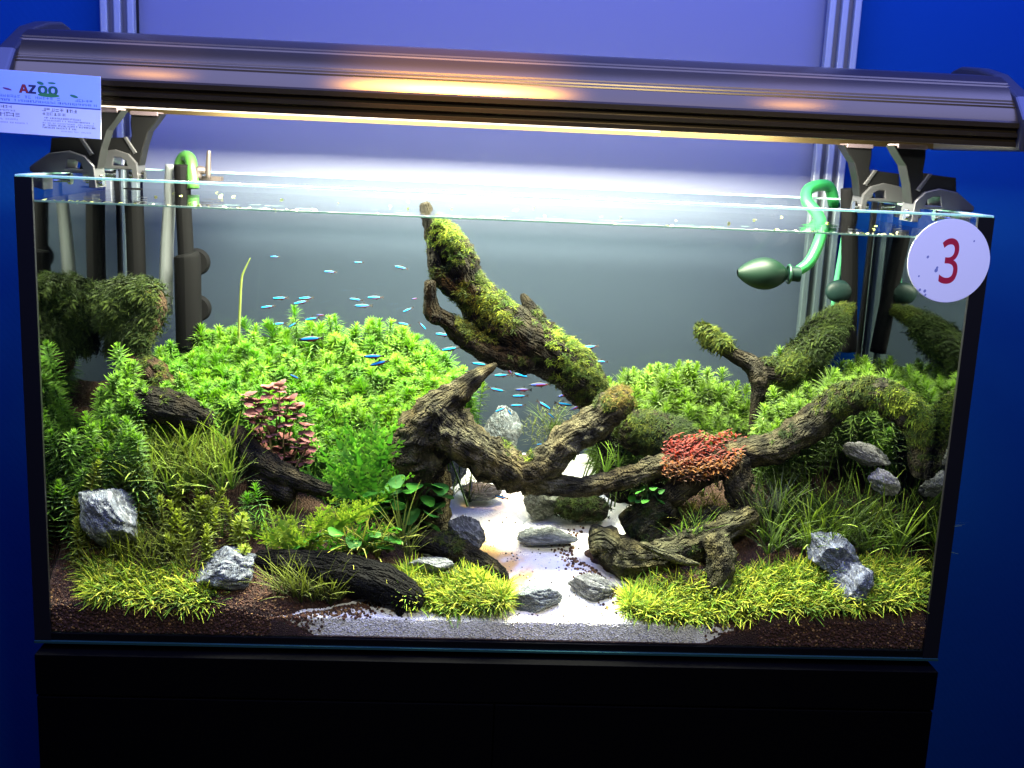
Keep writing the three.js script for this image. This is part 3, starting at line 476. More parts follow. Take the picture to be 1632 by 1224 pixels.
function plantAt(protos, px, py, z, label, group, scale = 1, name = protos[0].name) {
  const tip = at(px, py, z); if (Math.abs(tip.x) > 0.434) return null;
  z = tip.z; const need = Math.max(0.03, (tip.y - groundY(tip.x, z)) / scale), fit = protos.filter((p) => p.userData.L >= need), p = pick(fit.length ? fit : protos.filter((q) => q.userData.L === Math.max(...protos.map((r) => r.userData.L))));
  const c = p.clone(); c.name = numbered(name); scene.add(c); const s = scale * rr(0.78, 1.2); c.scale.setScalar(s);
  c.rotation.set(rr(-0.3, 0.5), rr(0, 6.28), rr(-0.4, 0.4), 'XZY'); c.position.copy(tip).sub(V(0, p.userData.L * s, 0).applyEuler(c.rotation));
  delete c.userData.L; tag(c, label, 'stem plant', group); return c;
}
const poly = (line, x) => { for (let i = 0; i < line.length - 1; i++) if (x <= line[i + 1][0]) return lerp(line[i][1], line[i + 1][1], clamp((x - line[i][0]) / (line[i + 1][0] - line[i][0]), 0, 1)); return line[line.length - 1][1]; };
function fill(top, bottom, spacing, max, f) {          // even random spots between two outlines
  const x0 = top[0][0], x1 = top[top.length - 1][0], got = [];
  for (let k = 0; k < 6000 && got.length < max; k++) {
    const x = rr(x0, x1), a = poly(top, x), b = poly(bottom, x), y = rr(a, b); if (b <= a) continue;
    if (got.some(([u, v]) => Math.hypot(u - x, v - y) < spacing)) continue; got.push([x, y, (y - a) / (b - a)]);
  }
  got.sort((p, q) => p[1] - q[1]).forEach(([x, y, t]) => f(x, y, t)); return got.length;
}
const near = (x, y, list) => { const o = list.map((l) => [Math.hypot(l[0] - x, (l[1] - y) * 1.3), l]).sort((a, b) => a[0] - b[0]); return o[0][1][2] + ', towards ' + o[1][1][3]; };
const leftMarks = [[285, 535, 'in front of the black strainer pipe', 'the strainer pipe'], [285, 590, 'beside the reddish mossy stump', 'the mossy stump'], [300, 635, 'above the dark rounded log', 'the rounded log'], [385, 525, 'at the foot of the thin stalk', 'the stalk'], [375, 590, 'right above the purple plant tip', 'the purple tip'], [440, 560, 'under the large fish at the bush', 'the large fish'], [470, 520, 'around the base of the lone stem', 'the lone stem'], [455, 610, 'close above the purple rosettes', 'the purple rosettes'], [540, 515, 'on the crest under three fish', 'the three fish'], [540, 570, 'in the middle of the bush', 'the bush middle'], [530, 640, 'between purple plant and bright fern', 'the gap at the fern'], [620, 520, 'on the crest under the driftwood prong', 'the prong'], [625, 580, 'just behind the pair of fish', 'the pair of fish'], [610, 650, 'directly above the bright fern', 'the fern top'], [560, 700, 'among the upper fern fronds', 'the fern fronds'], [700, 575, 'at the bush end near the driftwood horn', 'the horn'], [670, 630, 'touching the forked driftwood body', 'the forked driftwood'], [735, 610, 'peeping out behind the driftwood horn', 'the horn base']];
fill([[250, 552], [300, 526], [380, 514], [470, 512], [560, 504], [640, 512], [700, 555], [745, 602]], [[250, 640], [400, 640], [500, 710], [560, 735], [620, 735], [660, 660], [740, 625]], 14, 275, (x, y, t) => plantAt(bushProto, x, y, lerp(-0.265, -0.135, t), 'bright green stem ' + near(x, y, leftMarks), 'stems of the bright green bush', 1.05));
function filler(protos, name, label, top, bottom, z0, z1, n, scale) {   // the stems too crowded to tell apart
  const per = protos.map(() => []);
  for (let k = 0; k < n; k++) {
    const x = rr(top[0][0], top[top.length - 1][0]), a = poly(top, x) + 6, b = poly(bottom, x), t = rnd(), p = at(x, lerp(a, b, t), lerp(z0, z1, t) - 0.008); if (Math.abs(p.x) > 0.434) continue;
    const i = Math.floor(rnd() * protos.length), sc = scale * rr(0.7, 1.1), q = qe(rr(-0.3, 0.5), rr(0, 6.28), rr(-0.4, 0.4));
    per[i].push([M4(p.sub(V(0, protos[i].userData.L * sc, 0).applyQuaternion(q)), q, V(sc, sc, sc))]);
  }
  const t = thing(name, label, 'stem plants'); t.userData.kind = 'stuff';
  per.forEach((l, i) => { if (l.length) instanced('stems', mergeGeometries(protos[i].children.map((c) => c.geometry)), green, l, t); });
}
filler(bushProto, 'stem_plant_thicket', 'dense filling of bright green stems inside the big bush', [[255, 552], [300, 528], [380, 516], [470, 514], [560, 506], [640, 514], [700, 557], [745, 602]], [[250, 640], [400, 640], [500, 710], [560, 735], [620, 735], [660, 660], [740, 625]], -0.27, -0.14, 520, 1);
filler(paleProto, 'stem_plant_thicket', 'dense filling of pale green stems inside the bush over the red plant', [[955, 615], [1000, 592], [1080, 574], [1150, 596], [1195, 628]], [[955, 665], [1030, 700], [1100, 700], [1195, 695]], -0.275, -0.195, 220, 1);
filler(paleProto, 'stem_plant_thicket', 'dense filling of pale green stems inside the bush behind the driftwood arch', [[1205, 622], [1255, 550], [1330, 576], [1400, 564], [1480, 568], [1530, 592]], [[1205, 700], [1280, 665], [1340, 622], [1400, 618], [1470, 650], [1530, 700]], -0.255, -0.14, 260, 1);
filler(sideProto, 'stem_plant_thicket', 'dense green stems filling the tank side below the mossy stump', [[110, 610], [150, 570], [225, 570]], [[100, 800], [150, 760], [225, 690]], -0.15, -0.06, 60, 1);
plantAt(bushProto, 472, 490, -0.25, 'single green stem sticking out of the bright bush beside the fish', undefined);
plantAt(paleProto, 768, 612, -0.2, 'green stem showing between the driftwood horn and the fish', undefined, 0.9);
const midMarks = [[970, 610, 'beside the foot of the long branch', 'the long branch'], [1010, 650, 'behind the mossy end of the forked driftwood', 'the mossy end'], [1040, 600, 'on the crest right of the long branch', 'the first crest'], [1095, 575, 'on the top of the middle bush', 'the bush top'], [1080, 640, 'in the middle over the red plant', 'the bush middle'], [1060, 685, 'low behind the mossy lump of wood', 'the mossy lump'], [1150, 600, 'under the moss tip of the twig', 'the moss tip'], [1175, 650, 'beside the thin foot of the twig', 'the twig foot'], [1140, 685, 'just above the red plant', 'the red plant']];
fill([[955, 612], [1000, 588], [1080, 570], [1150, 592], [1195, 625]], [[955, 665], [1030, 700], [1100, 700], [1195, 695]], 14, 130, (x, y, t) => plantAt(paleProto, x, y, lerp(-0.27, -0.19, t), 'pale green stem ' + near(x, y, midMarks), 'stems of the bush behind the red plant', 1.05));
const rightMarks = [[1240, 560, 'beside the mossy bend of the twig', 'the mossy bend'], [1230, 640, 'behind the driftwood near the twig foot', 'the twig foot'], [1290, 600, 'below the dark moss of the twig', 'the dark moss'], [1280, 650, 'on the slope above the driftwood arch', 'the near slope'], [1350, 570, 'in front of the black corner pipe', 'the corner pipe'], [1350, 610, 'over the crest of the driftwood arch', 'the arch crest'], [1420, 575, 'on the bush top under the number sticker', 'the number sticker'], [1430, 620, 'behind the mossy end of the arch', 'the mossy arch end']];
const thickMarks = [[205, 745, 'beside the leafy side stems', 'the side stems'], [215, 785, 'behind the large blue-grey stone', 'the large stone'], [265, 725, 'under the dark rounded log', 'the rounded log'], [280, 775, 'in the thicket middle', 'the thicket middle'], [330, 735, 'at the top of the sloping log', 'the sloping log'], [350, 785, 'beside the star-shaped stem', 'the star-shaped stem']];
const darkMarks = [[1225, 860, 'beside the brown root stub', 'the root stub'], [1260, 835, 'under the driftwood arch foot', 'the arch foot'], [1290, 875, 'behind the blue-grey stones', 'the stones'], [1350, 840, 'in the thicket middle', 'the thicket middle'], [1400, 880, 'behind the lawn at the tank side', 'the tank side'], [1410, 835, 'below the jagged pale slab', 'the pale slab'], [1460, 860, 'against the tank side', 'the glass']];
const oliveMarks = [[180, 880, 'at the dark front corner', 'the corner'], [215, 875, 'directly below the large blue-grey stone', 'the large stone'], [255, 880, 'between the two grey stones', 'the gap'], [295, 890, 'beside the light grey veined stone', 'the veined stone'], [235, 905, 'at the back of the small lawn', 'the lawn']];
const yellowMarks = [[1095, 800, 'beside the mossy block of wood', 'the mossy block'], [1135, 785, 'right under the red plant', 'the red plant'], [1175, 790, 'at the stem of the driftwood arch', 'the arch stem'], [1110, 850, 'behind the knobbly root', 'the knobbly root'], [1165, 845, 'beside the root stub', 'the root stub']];
fill([[1205, 620], [1255, 545], [1330, 572], [1400, 560], [1480, 565], [1530, 590]], [[1205, 700], [1280, 665], [1340, 622], [1400, 618], [1470, 650], [1530, 700]], 14, 170, (x, y, t) => plantAt(paleProto, x, y, lerp(-0.25, -0.13, t), 'pale green stem ' + near(x, y, rightMarks), 'stems of the bush behind the driftwood arch', 1.1));
[[1225, 650], [1218, 690], [1240, 670], [1262, 640], [1232, 620]].forEach(([x, y]) => plantAt(paleProto, x, y, -0.15, 'pale green stem leaning out beside the foot of the dark twig', 'stems beside the dark twig'));
[[1395, 690], [1412, 680], [1420, 705], [1405, 712], [1385, 702]].forEach(([x, y]) => plantAt(bushProto, x, y, -0.13, 'green stem seen through the driftwood arch', 'stems seen through the driftwood arch', 0.8));
const ls = 'tall green stem leafy to its foot beside the tank side under the mossy stump';
[[190, 552, -0.15], [150, 560, -0.16], [205, 610, -0.13], [180, 590, -0.13], [165, 640, -0.11], [190, 660, -0.11], [150, 680, -0.09], [175, 700, -0.09], [140, 735, -0.075], [120, 745, -0.07], [160, 620, -0.13], [215, 580, -0.16], [120, 690, -0.08], [135, 660, -0.09], [200, 635, -0.12], [175, 730, -0.08], [110, 770, -0.06], [155, 770, -0.065], [185, 745, -0.085]].forEach(([x, y, z]) => plantAt(sideProto, x, y, z, 'leafy green stem ' + near(x, y, [[205, 560, 'right under the reddish mossy stump', 'the stump'], [150, 560, 'in the back by the tank side', 'the back'], [205, 620, 'beside the dark rounded log', 'the rounded log'], [160, 640, 'in the middle of the side column', 'the column'], [185, 735, 'beside the dark green thicket', 'the thicket'], [130, 690, 'against the tank side at mid height', 'the glass'], [130, 755, 'just behind the large blue-grey stone', 'the large stone']]), 'tall leafy stems beside the tank side'));
const stoneMarks = [[150, 735, 'behind the top of the large blue-grey stone', 'the tank side'], [235, 760, 'right of the large blue-grey stone', 'the stone top'], [275, 780, 'under the dark green thicket', 'the thicket'], [300, 820, 'midway between the two grey stones', 'the gap'], [255, 840, 'at the foot of the large blue-grey stone', 'the olive grass'], [340, 775, 'beside the sloping log', 'the log']];
[[145, 728, -0.065], [160, 745, -0.06], [240, 745, -0.08], [228, 770, -0.075], [255, 790, -0.07], [270, 770, -0.075], [285, 800, -0.065], [300, 820, -0.06], [262, 815, -0.06], [310, 790, -0.07], [248, 840, -0.055], [275, 845, -0.055], [325, 770, -0.08], [220, 790, -0.07], [350, 775, -0.085]].forEach(([x, y, z]) => plantAt(yellowProto, x, y, z, 'small yellow-green stem ' + near(x, y, stoneMarks), 'small yellow-green stems', 1.4, 'small_stem_plant'));
[[335, 800, -0.065], [350, 815, -0.06], [372, 800, -0.065], [395, 812, -0.06], [330, 835, -0.055], [362, 838, -0.055], [300, 845, -0.055], [118, 800, -0.05], [108, 830, -0.045], [130, 850, -0.045], [385, 850, -0.05], [345, 860, -0.05]].forEach(([x, y, z]) => plantAt(yellowProto, x, y, z, 'small yellow-green stem ' + (x < 200 ? 'in the shady corner beside the large blue-grey stone' : 'behind the light grey veined stone'), 'small yellow-green stems', 1.35, 'small_stem_plant'));
[[410, 775, -0.075], [395, 790, -0.07]].forEach(([x, y, z]) => plantAt(bushProto, x, y, z, 'star-shaped green stem tip in front of the dark sloping log', 'star-shaped stem tips', 0.8));

// grass
function tuftGeo(n, h, w, c0, c1, spread, bend) {
  const m = new MB();
  for (let k = 0; k < n; k++) { const a = rr(0, 6.283), e = rr(0.05, spread), b = rr(0.6, 1.35), dir = V(Math.cos(a) * Math.sin(e), Math.cos(e), Math.sin(a) * Math.sin(e)); m.leaf(V(Math.cos(a), 0, Math.sin(a)).multiplyScalar(rr(0, 0.004)), dir, V(-Math.cos(a) * 0.3, 1, -Math.sin(a) * 0.3), h * rr(0.55, 1.15), w * rr(0.7, 1.2), bend * rr(0.3, 1.3), [c0[0] * b, c0[1] * b, c0[2] * b], [c1[0] * b, c1[1] * b, c1[2] * b], 6, 2, rr(-0.6, 0.6)); }
  return m.geo();
}
const tufts = {
  dark: [0, 1, 2, 3].map(() => tuftGeo(22, 0.058, 0.0017, [0.025, 0.05, 0.006], [0.08, 0.14, 0.015], 0.75, 0.9)),
  mid: [0, 1, 2, 3].map(() => tuftGeo(22, 0.058, 0.0019, [0.04, 0.10, 0.008], [0.24, 0.34, 0.03], 0.8, 0.9)),
  olive: [0, 1, 2].map(() => tuftGeo(26, 0.052, 0.0014, [0.05, 0.07, 0.01], [0.19, 0.235, 0.025], 0.8, 0.7)),
  yellow: [0, 1, 2].map(() => tuftGeo(18, 0.060, 0.0019, [0.12, 0.15, 0.015], [0.45, 0.46, 0.06], 1.0, 1.3)),
  grey: [0, 1].map(() => tuftGeo(30, 0.055, 0.0010, [0.05, 0.07, 0.03], [0.14, 0.18, 0.08], 0.7, 0.6)),
  bright: [0, 1, 2].map(() => tuftGeo(20, 0.05, 0.0018, [0.06, 0.14, 0.012], [0.22, 0.38, 0.035], 0.7, 0.7)),
};
function tuft(kind, px, py, z, hpx, label, group) {
  let p = at(px, py, z); if (Math.abs(p.x) > 0.435) return; p.y = Math.max(p.y, groundY(p.x, p.z) - 0.002);
  const m = mesh('grass_tuft', pick(tufts[kind]), grassMat); m.position.copy(p); m.rotation.set(rr(-0.15, 0.15), rr(0, 6.28), rr(-0.15, 0.15)); m.scale.setScalar(hpx * mpp(z) / 0.055 * rr(0.85, 1.15));
  tag(m, label, 'grass tuft', group);
}
fill([[200, 735], [370, 720]], [[200, 790], [370, 790]], 17, 42, (x, y, t) => tuft(rnd() < 0.65 ? 'mid' : 'olive', x, y, lerp(-0.125, -0.085, t), 82, 'green grass tuft ' + near(x, y, thickMarks), 'grass thicket under the purple plant'));
fill([[170, 870], [300, 860]], [[170, 905], [300, 910]], 16, 24, (x, y, t) => tuft('olive', x, y, lerp(-0.06, -0.04, t), 68, 'olive grass tuft ' + near(x, y, oliveMarks), 'olive grass at the large stone'));
[[500, 958], [525, 962], [480, 965], [455, 962], [540, 955], [490, 950], [512, 955], [440, 955], [470, 950]].forEach(([x, y]) => tuft('olive', x, y, -0.02, 84, x < 490 ? 'brownish grass tuft on the soil before the black log' : x > 520 ? 'brownish grass tuft at the edge of the white sand before the black log' : 'brownish grass tuft before the middle of the black log', 'brownish grass before the black log'));
[[590, 890], [620, 880], [575, 905], [640, 865], [600, 905], [650, 885], [555, 900]].forEach(([x, y], i) => tuft(i % 2 ? 'olive' : 'yellow', x, y, -0.065, 92, 'yellow-green arching grass tuft above the smooth black log', 'arching grass above the black log'));
[[375, 850], [330, 840], [420, 850], [405, 862], [440, 868], [355, 860], [465, 862], [310, 850]].forEach(([x, y]) => tuft('mid', x, y, -0.075, 60, 'green grass tuft behind the light grey veined stone', 'grass behind the veined stone'));
[[765, 790], [748, 800]].forEach(([x, y]) => tuft('dark', x, y, -0.185, 50, 'dark spiky tuft on the far end of the sand path', 'dark tufts on the far sand'));
[[720, 790], [965, 755], [985, 745]].forEach(([x, y], i) => tuft('bright', x, y, -0.17, 60, i ? 'pale green grass tuft in the fork of the driftwood' : 'thin green grass tuft behind the foot of the forked driftwood', i ? 'grass in the driftwood fork' : undefined));
fill([[1215, 845], [1300, 830], [1440, 830], [1480, 850]], [[1215, 885], [1300, 880], [1440, 885], [1480, 900]], 17, 58, (x, y, t) => tuft(rnd() < 0.6 ? 'dark' : rnd() < 0.7 ? 'mid' : 'olive', x, y, lerp(-0.11, -0.06, t), 92, 'dark grass tuft ' + near(x, y, darkMarks), 'dark grass thicket above the lawn'));
[[1215, 820], [1240, 815], [1195, 840]].forEach(([x, y]) => tuft('grey', x, y, -0.09, 70, 'hazy grey-green fine tuft under the driftwood arch', 'grey-green fine tufts'));
fill([[1085, 790], [1190, 775]], [[1085, 865], [1190, 850]], 17, 26, (x, y, t) => tuft(rnd() < 0.6 ? 'yellow' : 'olive', x, y, lerp(-0.12, -0.08, t), 40, 'short yellow-green grass tuft ' + near(x, y, yellowMarks), 'yellow-green grass below the red plant'));
[[1100, 862], [1085, 868], [1115, 855]].forEach(([x, y]) => tuft('bright', x, y, -0.075, 62, 'vivid green upright tuft beside the mossy block of wood', 'vivid green tufts'));
tuft('dark', 880, 690, -0.24, 60, 'reddish-green fine plant at the back glass behind the driftwood fork');
// thin stalk
{
  const m = new MB(), { pts, rad } = smoothPath([[380, 560, -0.24, 2.2], [382, 500, -0.24, 2.2], [386, 440, -0.24, 1.8], [389, 432, -0.24, 1.6], [399, 411, -0.24, 0.8]]); m.tube(pts, rad, 6, [0.30, 0.34, 0.10]);
  tag(mesh('plant_stalk', m.geo(), green), 'single thin bent stalk standing up out of the bright bush', 'stalk');
}
// front lawns: ground cover nobody could count
const blade = (() => { const m = new MB(); for (let k = 0; k < 5; k++) { const a = k * 1.257 + rr(0, 1), e = rr(0.25, 1.0), b = rr(0.7, 1.2); m.leaf(V(0, 0, 0), V(Math.cos(a) * Math.sin(e), Math.cos(e), Math.sin(a) * Math.sin(e)), V(0, 1, 0.01), rr(0.6, 1), 0.06, rr(0.2, 1.4), [0.6 * b, 0.6 * b, 0.6 * b], [1.1 * b, 1.1 * b, 1.1 * b], 3, 2); } return m.geo(); })();
function lawn(label, top, bottom, zt, zb, n, size, tones, lean) {
  const out = [];
  for (let k = 0; k < n; k++) {
    const x = rr(top[0][0], top[top.length - 1][0]), a = poly(top, x), b = poly(bottom, x), t = rnd(), y = lerp(a, b, t), p = at(x, y, lerp(zt, zb, t)); if (b <= a || Math.abs(p.x) > 0.437) continue;
    const edge = Math.min(t, 1 - t, (x - top[0][0]) / (b - a), (top[top.length - 1][0] - x) / (b - a)); if (fbm(x * 0.045, y * 0.07, label.length, 3) < 0.02 - edge * 1.5) continue;
    p.y = lerp(p.y, groundY(p.x, p.z), 0.35) - 0.002; const s = size * rr(0.45, 1.35) * (0.75 + 0.5 * (fbm(x * 0.03, y * 0.05, 4) + 0.5)), c = pick(tones), v = rr(0.75, 1.25) * (0.85 + 0.7 * fbm(x * 0.02, y * 0.03, 9));
    out.push([M4(p, qe(rr(-0.3, 0.5), rr(0, 6.28), 0).premultiply(qe(0, 0, -lean + rr(-0.3, 0.3))), V(s, s, s)), C(c[0] * v, c[1] * v, c[2] * v)]);
  }
  return tag(instanced('carpet_grass', blade, grassMat, out), label, 'carpet grass');
}
const lawnTones = [[0.38, 0.47, 0.025], [0.22, 0.37, 0.02], [0.60, 0.62, 0.06], [0.11, 0.24, 0.015]];
lawn('bright green carpet lawn below the large stone, along the brown soil', [[140, 905], [200, 905], [320, 925], [345, 950]], [[140, 945], [230, 965], [345, 968]], -0.05, -0.010, 2200, 0.025, lawnTones, 0.2);
lawn('rounded bright green carpet cushion between the black log and the sand', [[640, 895], [700, 905], [760, 895], [805, 935]], [[640, 940], [700, 978], [770, 965], [805, 945]], -0.055, -0.014, 1900, 0.021, lawnTones, 0.35);
lawn('wide bright green carpet lawn in front of the knobbly root and dark grass', [[1000, 945], [1080, 928], [1180, 915], [1300, 896], [1400, 888], [1490, 880]], [[1000, 965], [1080, 985], [1180, 985], [1300, 968], [1400, 962], [1490, 955]], -0.055, -0.010, 5200, 0.022, lawnTones, -0.25);

// purple plant: rosettes of round leaves
{
  const c = at(445, 740, -0.115), t = thing('purple_stem_plant', 'purple-brown plant with round leaf rosettes before the bright bush', 'plant', c);
  const pm = leafMat({ transmission: 0.15 }), shapes = [0, 1, 2, 3].map((i) => { const m = new MB(), b = [1, 1.25, 0.8, 1.1][i]; m.leaf(V(0, 0, 0), V(0, 0.45, 1), V(0, 1, 0), 0.0105, 0.0085, 0.9, [0.085 * b, 0.035 * b, 0.026 * b], [0.17 * b, 0.06 * b, 0.058 * b], 4, 1); return m.geo(); });
  const sm = new MB();
  [[395, 632], [412, 640], [428, 622], [445, 616], [462, 640], [476, 652], [400, 662], [420, 668], [440, 655], [458, 668], [488, 680], [410, 690], [432, 692], [455, 700], [478, 706], [494, 705], [440, 720], [466, 728], [420, 715], [447, 640], [487, 728]].forEach(([x, y]) => {
    const q = at(x, y, -0.115 + rr(-0.012, 0.012)).sub(c), base = V(q.x * 0.5, q.y - 0.03, q.z); sm.tube([base, base.clone().lerp(q, 0.5).add(V(rr(-0.002, 0.002), 0, 0)), q], [0.0009, 0.0008, 0.0006], 5, [0.12, 0.09, 0.03]);
    const n = 6; for (let tier = 0; tier < 2; tier++) for (let k = 0; k < n - tier; k++) { const l = mesh('leaf', pick(shapes), pm, t); l.position.copy(q).add(V(0, tier * -0.005, 0)); l.rotation.set(0, k / (n - tier) * 6.283 + tier * 0.5 + rr(-0.2, 0.2), 0, 'YXZ'); l.rotation.x = rr(-0.85, 0.0) + tier * 0.45; l.scale.setScalar(rr(0.7, 1.15)); }
  });
  mesh('stem', sm.geo(), pm, t);
}
// red plant: many tiny leaves
{
  const c = at(1125, 760, -0.105), t = thing('red_stem_plant', 'low red-leaved plant in front of the gnarled driftwood arch', 'plant', c), lf = new MB(), sm = new MB();
  fill([[1060, 700], [1090, 692], [1150, 690], [1185, 705]], [[1060, 745], [1100, 752], [1150, 748], [1185, 725]], 6.5, 150, (x, y, tt) => {
    const q = at(x, y, lerp(-0.125, -0.085, tt)).sub(c), base = q.clone().add(V(rr(-0.004, 0.004), -0.018, -0.004)); sm.tube([base, q], [0.0006, 0.0005], 4, [0.16, 0.09, 0.02]);
    const low = smooth(tt, 0.55, 1), b0 = [lerp(0.22, 0.20, low), lerp(0.012, 0.06, low), 0.008], b1 = [lerp(0.48, 0.40, low), lerp(0.045, 0.14, low), lerp(0.025, 0.02, low)];
    q.y += rr(-0.002, 0.006); for (let k = 0; k < 13; k++) { const a = k * 2.4, e = rr(-0.1, 1.2), b = rr(0.7, 1.3); lf.leaf(q.clone().add(V(0, -k * 0.0011, 0)), V(Math.cos(a) * Math.cos(e), Math.sin(e), Math.sin(a) * Math.cos(e)), V(0, 1, 0.01), rr(0.0045, 0.0095), 0.0026, 0.5, b0.map((v) => v * b), b1.map((v) => v * b), 2, 0); }
  });
  mesh('stem', sm.geo(), green, t); tag(mesh('leaves', lf.geo(), green, t), null, null, null, 'stuff');
}
// ferns with forked tips
function frondGeo(len, c0, c1) {
  const m = new MB(), fork = (o, d, l, w, depth) => {
    const e = m.leaf(o, d, V(0, 0.3, 1), l, w, rr(-0.1, 0.5), c0, depth > 1 ? c0 : c1, 3, 2);
    if (depth <= 0) return; const side = V().crossVectors(d, V(0, 0.2, 1)).normalize();
    for (const s of [-1, 1, 0]) fork(e.clone().lerp(o, s ? rr(0.05, 0.3) : 0), d.clone().addScaledVector(side, s * rr(0.5, 0.95)).add(V(0, -0.08, rr(-0.1, 0.2))).normalize(), l * rr(0.38, 0.55), w * 0.6, depth - 1);
  };
  const o = V(0, 0, 0), d = V(0, 1, 0.15).normalize(), e = m.leaf(o, d, V(0, 0.2, 1), len * 0.5, len * 0.2, 0.2, c0, c0, 4, 2);
  for (let k = 0; k < 3; k++) for (const s of [-1, 1]) fork(e.clone().multiplyScalar(0.35 + 0.22 * k), V(s * 0.8, 0.7, rr(-0.1, 0.3)).normalize(), len * 0.24, len * 0.085, 1);
  fork(e, d, len * 0.32, len * 0.11, 2); return m.geo();
}
const fronds = { bright: [0, 1, 2, 3].map(() => frondGeo(0.05, [0.07, 0.26, 0.02], [0.24, 0.50, 0.05])), yellow: [0, 1, 2].map(() => frondGeo(0.04, [0.14, 0.26, 0.02], [0.50, 0.58, 0.07])) };
function fern(label, kind, px, py, z, list, size) {
  const c = at(px, py, z), t = thing('fern', label, 'fern', c);
  list.forEach(([x, y]) => { const tip = at(x, y, z + rr(-0.015, 0.02)).sub(c), l = mesh('frond', pick(fronds[kind]), green, t), d = V(tip.x * 1.2, Math.max(0.015, tip.y + 0.02), tip.z + 0.012).normalize(), L = size * rr(0.85, 1.15); l.scale.setScalar(L / (kind === 'bright' ? 0.05 : 0.04)); l.quaternion.setFromUnitVectors(V(0, 1, 0), d); l.rotateY(rr(-0.6, 0.6)); l.position.copy(tip).addScaledVector(d, -L * 0.9); });
}
fern('bright green fern with forked frond tips before the forked driftwood', 'bright', 590, 800, -0.1, [[510, 715], [535, 700], [560, 690], [585, 695], [610, 700], [520, 740], [545, 730], [570, 725], [600, 725], [625, 735], [650, 740], [530, 765], [560, 755], [590, 755], [615, 765], [500, 760], [640, 765], [575, 780], [548, 675], [600, 672], [625, 690], [608, 795]], 0.042);
const around = (list, n, dx, dy) => list.flatMap(([x, y]) => Array.from({ length: n }, () => [x + rr(-dx, dx), y + rr(-dy, dy)]));
fern('yellow-green lacy fern above the light grey veined stone', 'yellow', 490, 875, -0.055, around([[425, 838], [445, 832], [465, 845], [485, 838], [505, 818], [520, 806], [545, 812], [562, 806], [578, 812], [455, 860], [480, 855], [430, 858], [505, 845], [530, 832], [590, 800], [410, 852]], 2, 9, 8), 0.034);
fern('dark fern clump growing in the shade under the yellow-green fern', 'bright', 560, 885, -0.07, around([[520, 845], [550, 845], [575, 842], [540, 865], [565, 860], [500, 870], [590, 855], [470, 878], [610, 848]], 2, 8, 8), 0.036);
// broad-leaved plants
const broad = [0, 1, 2].map((i) => { const m = new MB(), b = [1, 0.8, 1.2][i]; m.leaf(V(0, 0, 0), V(0, 0.55, 1), V(0, 1, 0), 0.02, 0.0135, 0.8, [0.012 * b, 0.07 * b, 0.006], [0.03 * b, 0.15 * b, 0.010], 6, 1); return m.geo(); });
function broadPlant(label, px, py, z, list, size = 1) {
  const c = at(px, py, z), t = thing('broad_leaved_plant', label, 'plant', c), sm = new MB(), gm = phy(C(0.8, 0.8, 0.8), 0.6, { specularIntensity: 0.35, vertexColors: true, side: THREE.DoubleSide });
  list.forEach(([x, y]) => { const q = at(x, y, z + rr(-0.015, 0.015)).sub(c), l = mesh('leaf', pick(broad), gm, t); l.position.copy(q); l.rotation.set(rr(-0.2, 0.5), Math.atan2(q.x, q.z + 0.02) + rr(-0.7, 0.7), rr(-0.4, 0.4), 'YXZ'); l.scale.setScalar(size * rr(0.8, 1.2)); sm.tube([V(0, -0.01, -0.01), q.clone().multiplyScalar(0.6).add(V(0, 0.003, -0.004)), q], [0.001, 0.0009, 0.0007], 5, [0.04, 0.1, 0.015]); });
  mesh('stem', sm.geo(), gm, t);
}
broadPlant('dark green broad-leaved plant at the foot of the forked driftwood', 655, 815, -0.105, [[640, 800], [655, 780], [675, 790], [690, 805], [660, 810], [630, 825], [680, 775], [640, 770], [610, 810], [670, 830], [595, 830], [625, 785], [648, 795], [665, 770], [695, 790], [685, 820], [655, 835], [620, 800], [640, 840], [700, 770], [605, 785], [672, 800], [632, 758]], 1.15);
broadPlant('small round-leaved green plant on the mossy block of wood', 1035, 790, -0.1, [[1010, 790], [1025, 782], [1040, 785], [1055, 780], [1048, 795], [1020, 798], [1062, 790], [1032, 796], [1015, 782], [1042, 776], [1070, 784], [1055, 800], [1028, 774]], 0.5);
broadPlant('green leafy plant low in front of the arching grass', 560, 880, -0.06, [[565, 855], [580, 862], [548, 868], [600, 872], [530, 860], [515, 850], [590, 850], [610, 858], [572, 880], [540, 845], [620, 840], [500, 862]], 0.95);
// reddish fine plant at the back glass
{ const c = at(885, 700, -0.26), t = thing('fine_leaved_plant', 'fine brownish-green plant at the back glass in the driftwood fork', 'plant', c), lf = new MB(); for (let k = 0; k < 700; k++) { const a = rr(0, 6.28), r = rnd(), p = at(885 + Math.cos(a) * 55 * r, 685 + Math.sin(a) * 38 * r, -0.26 + rr(-0.02, 0.02)).sub(c), b = rr(0.6, 1.3); lf.leaf(p, V(rr(-1, 1), rr(0, 1), rr(-1, 1)), V(0, 1, 0.01), rr(0.006, 0.014), 0.0014, 0.3, [0.05 * b, 0.06 * b, 0.01], [0.13 * b, 0.15 * b, 0.025], 2, 0); } tag(mesh('leaves', lf.geo(), green, t), null, null, null, 'stuff'); }

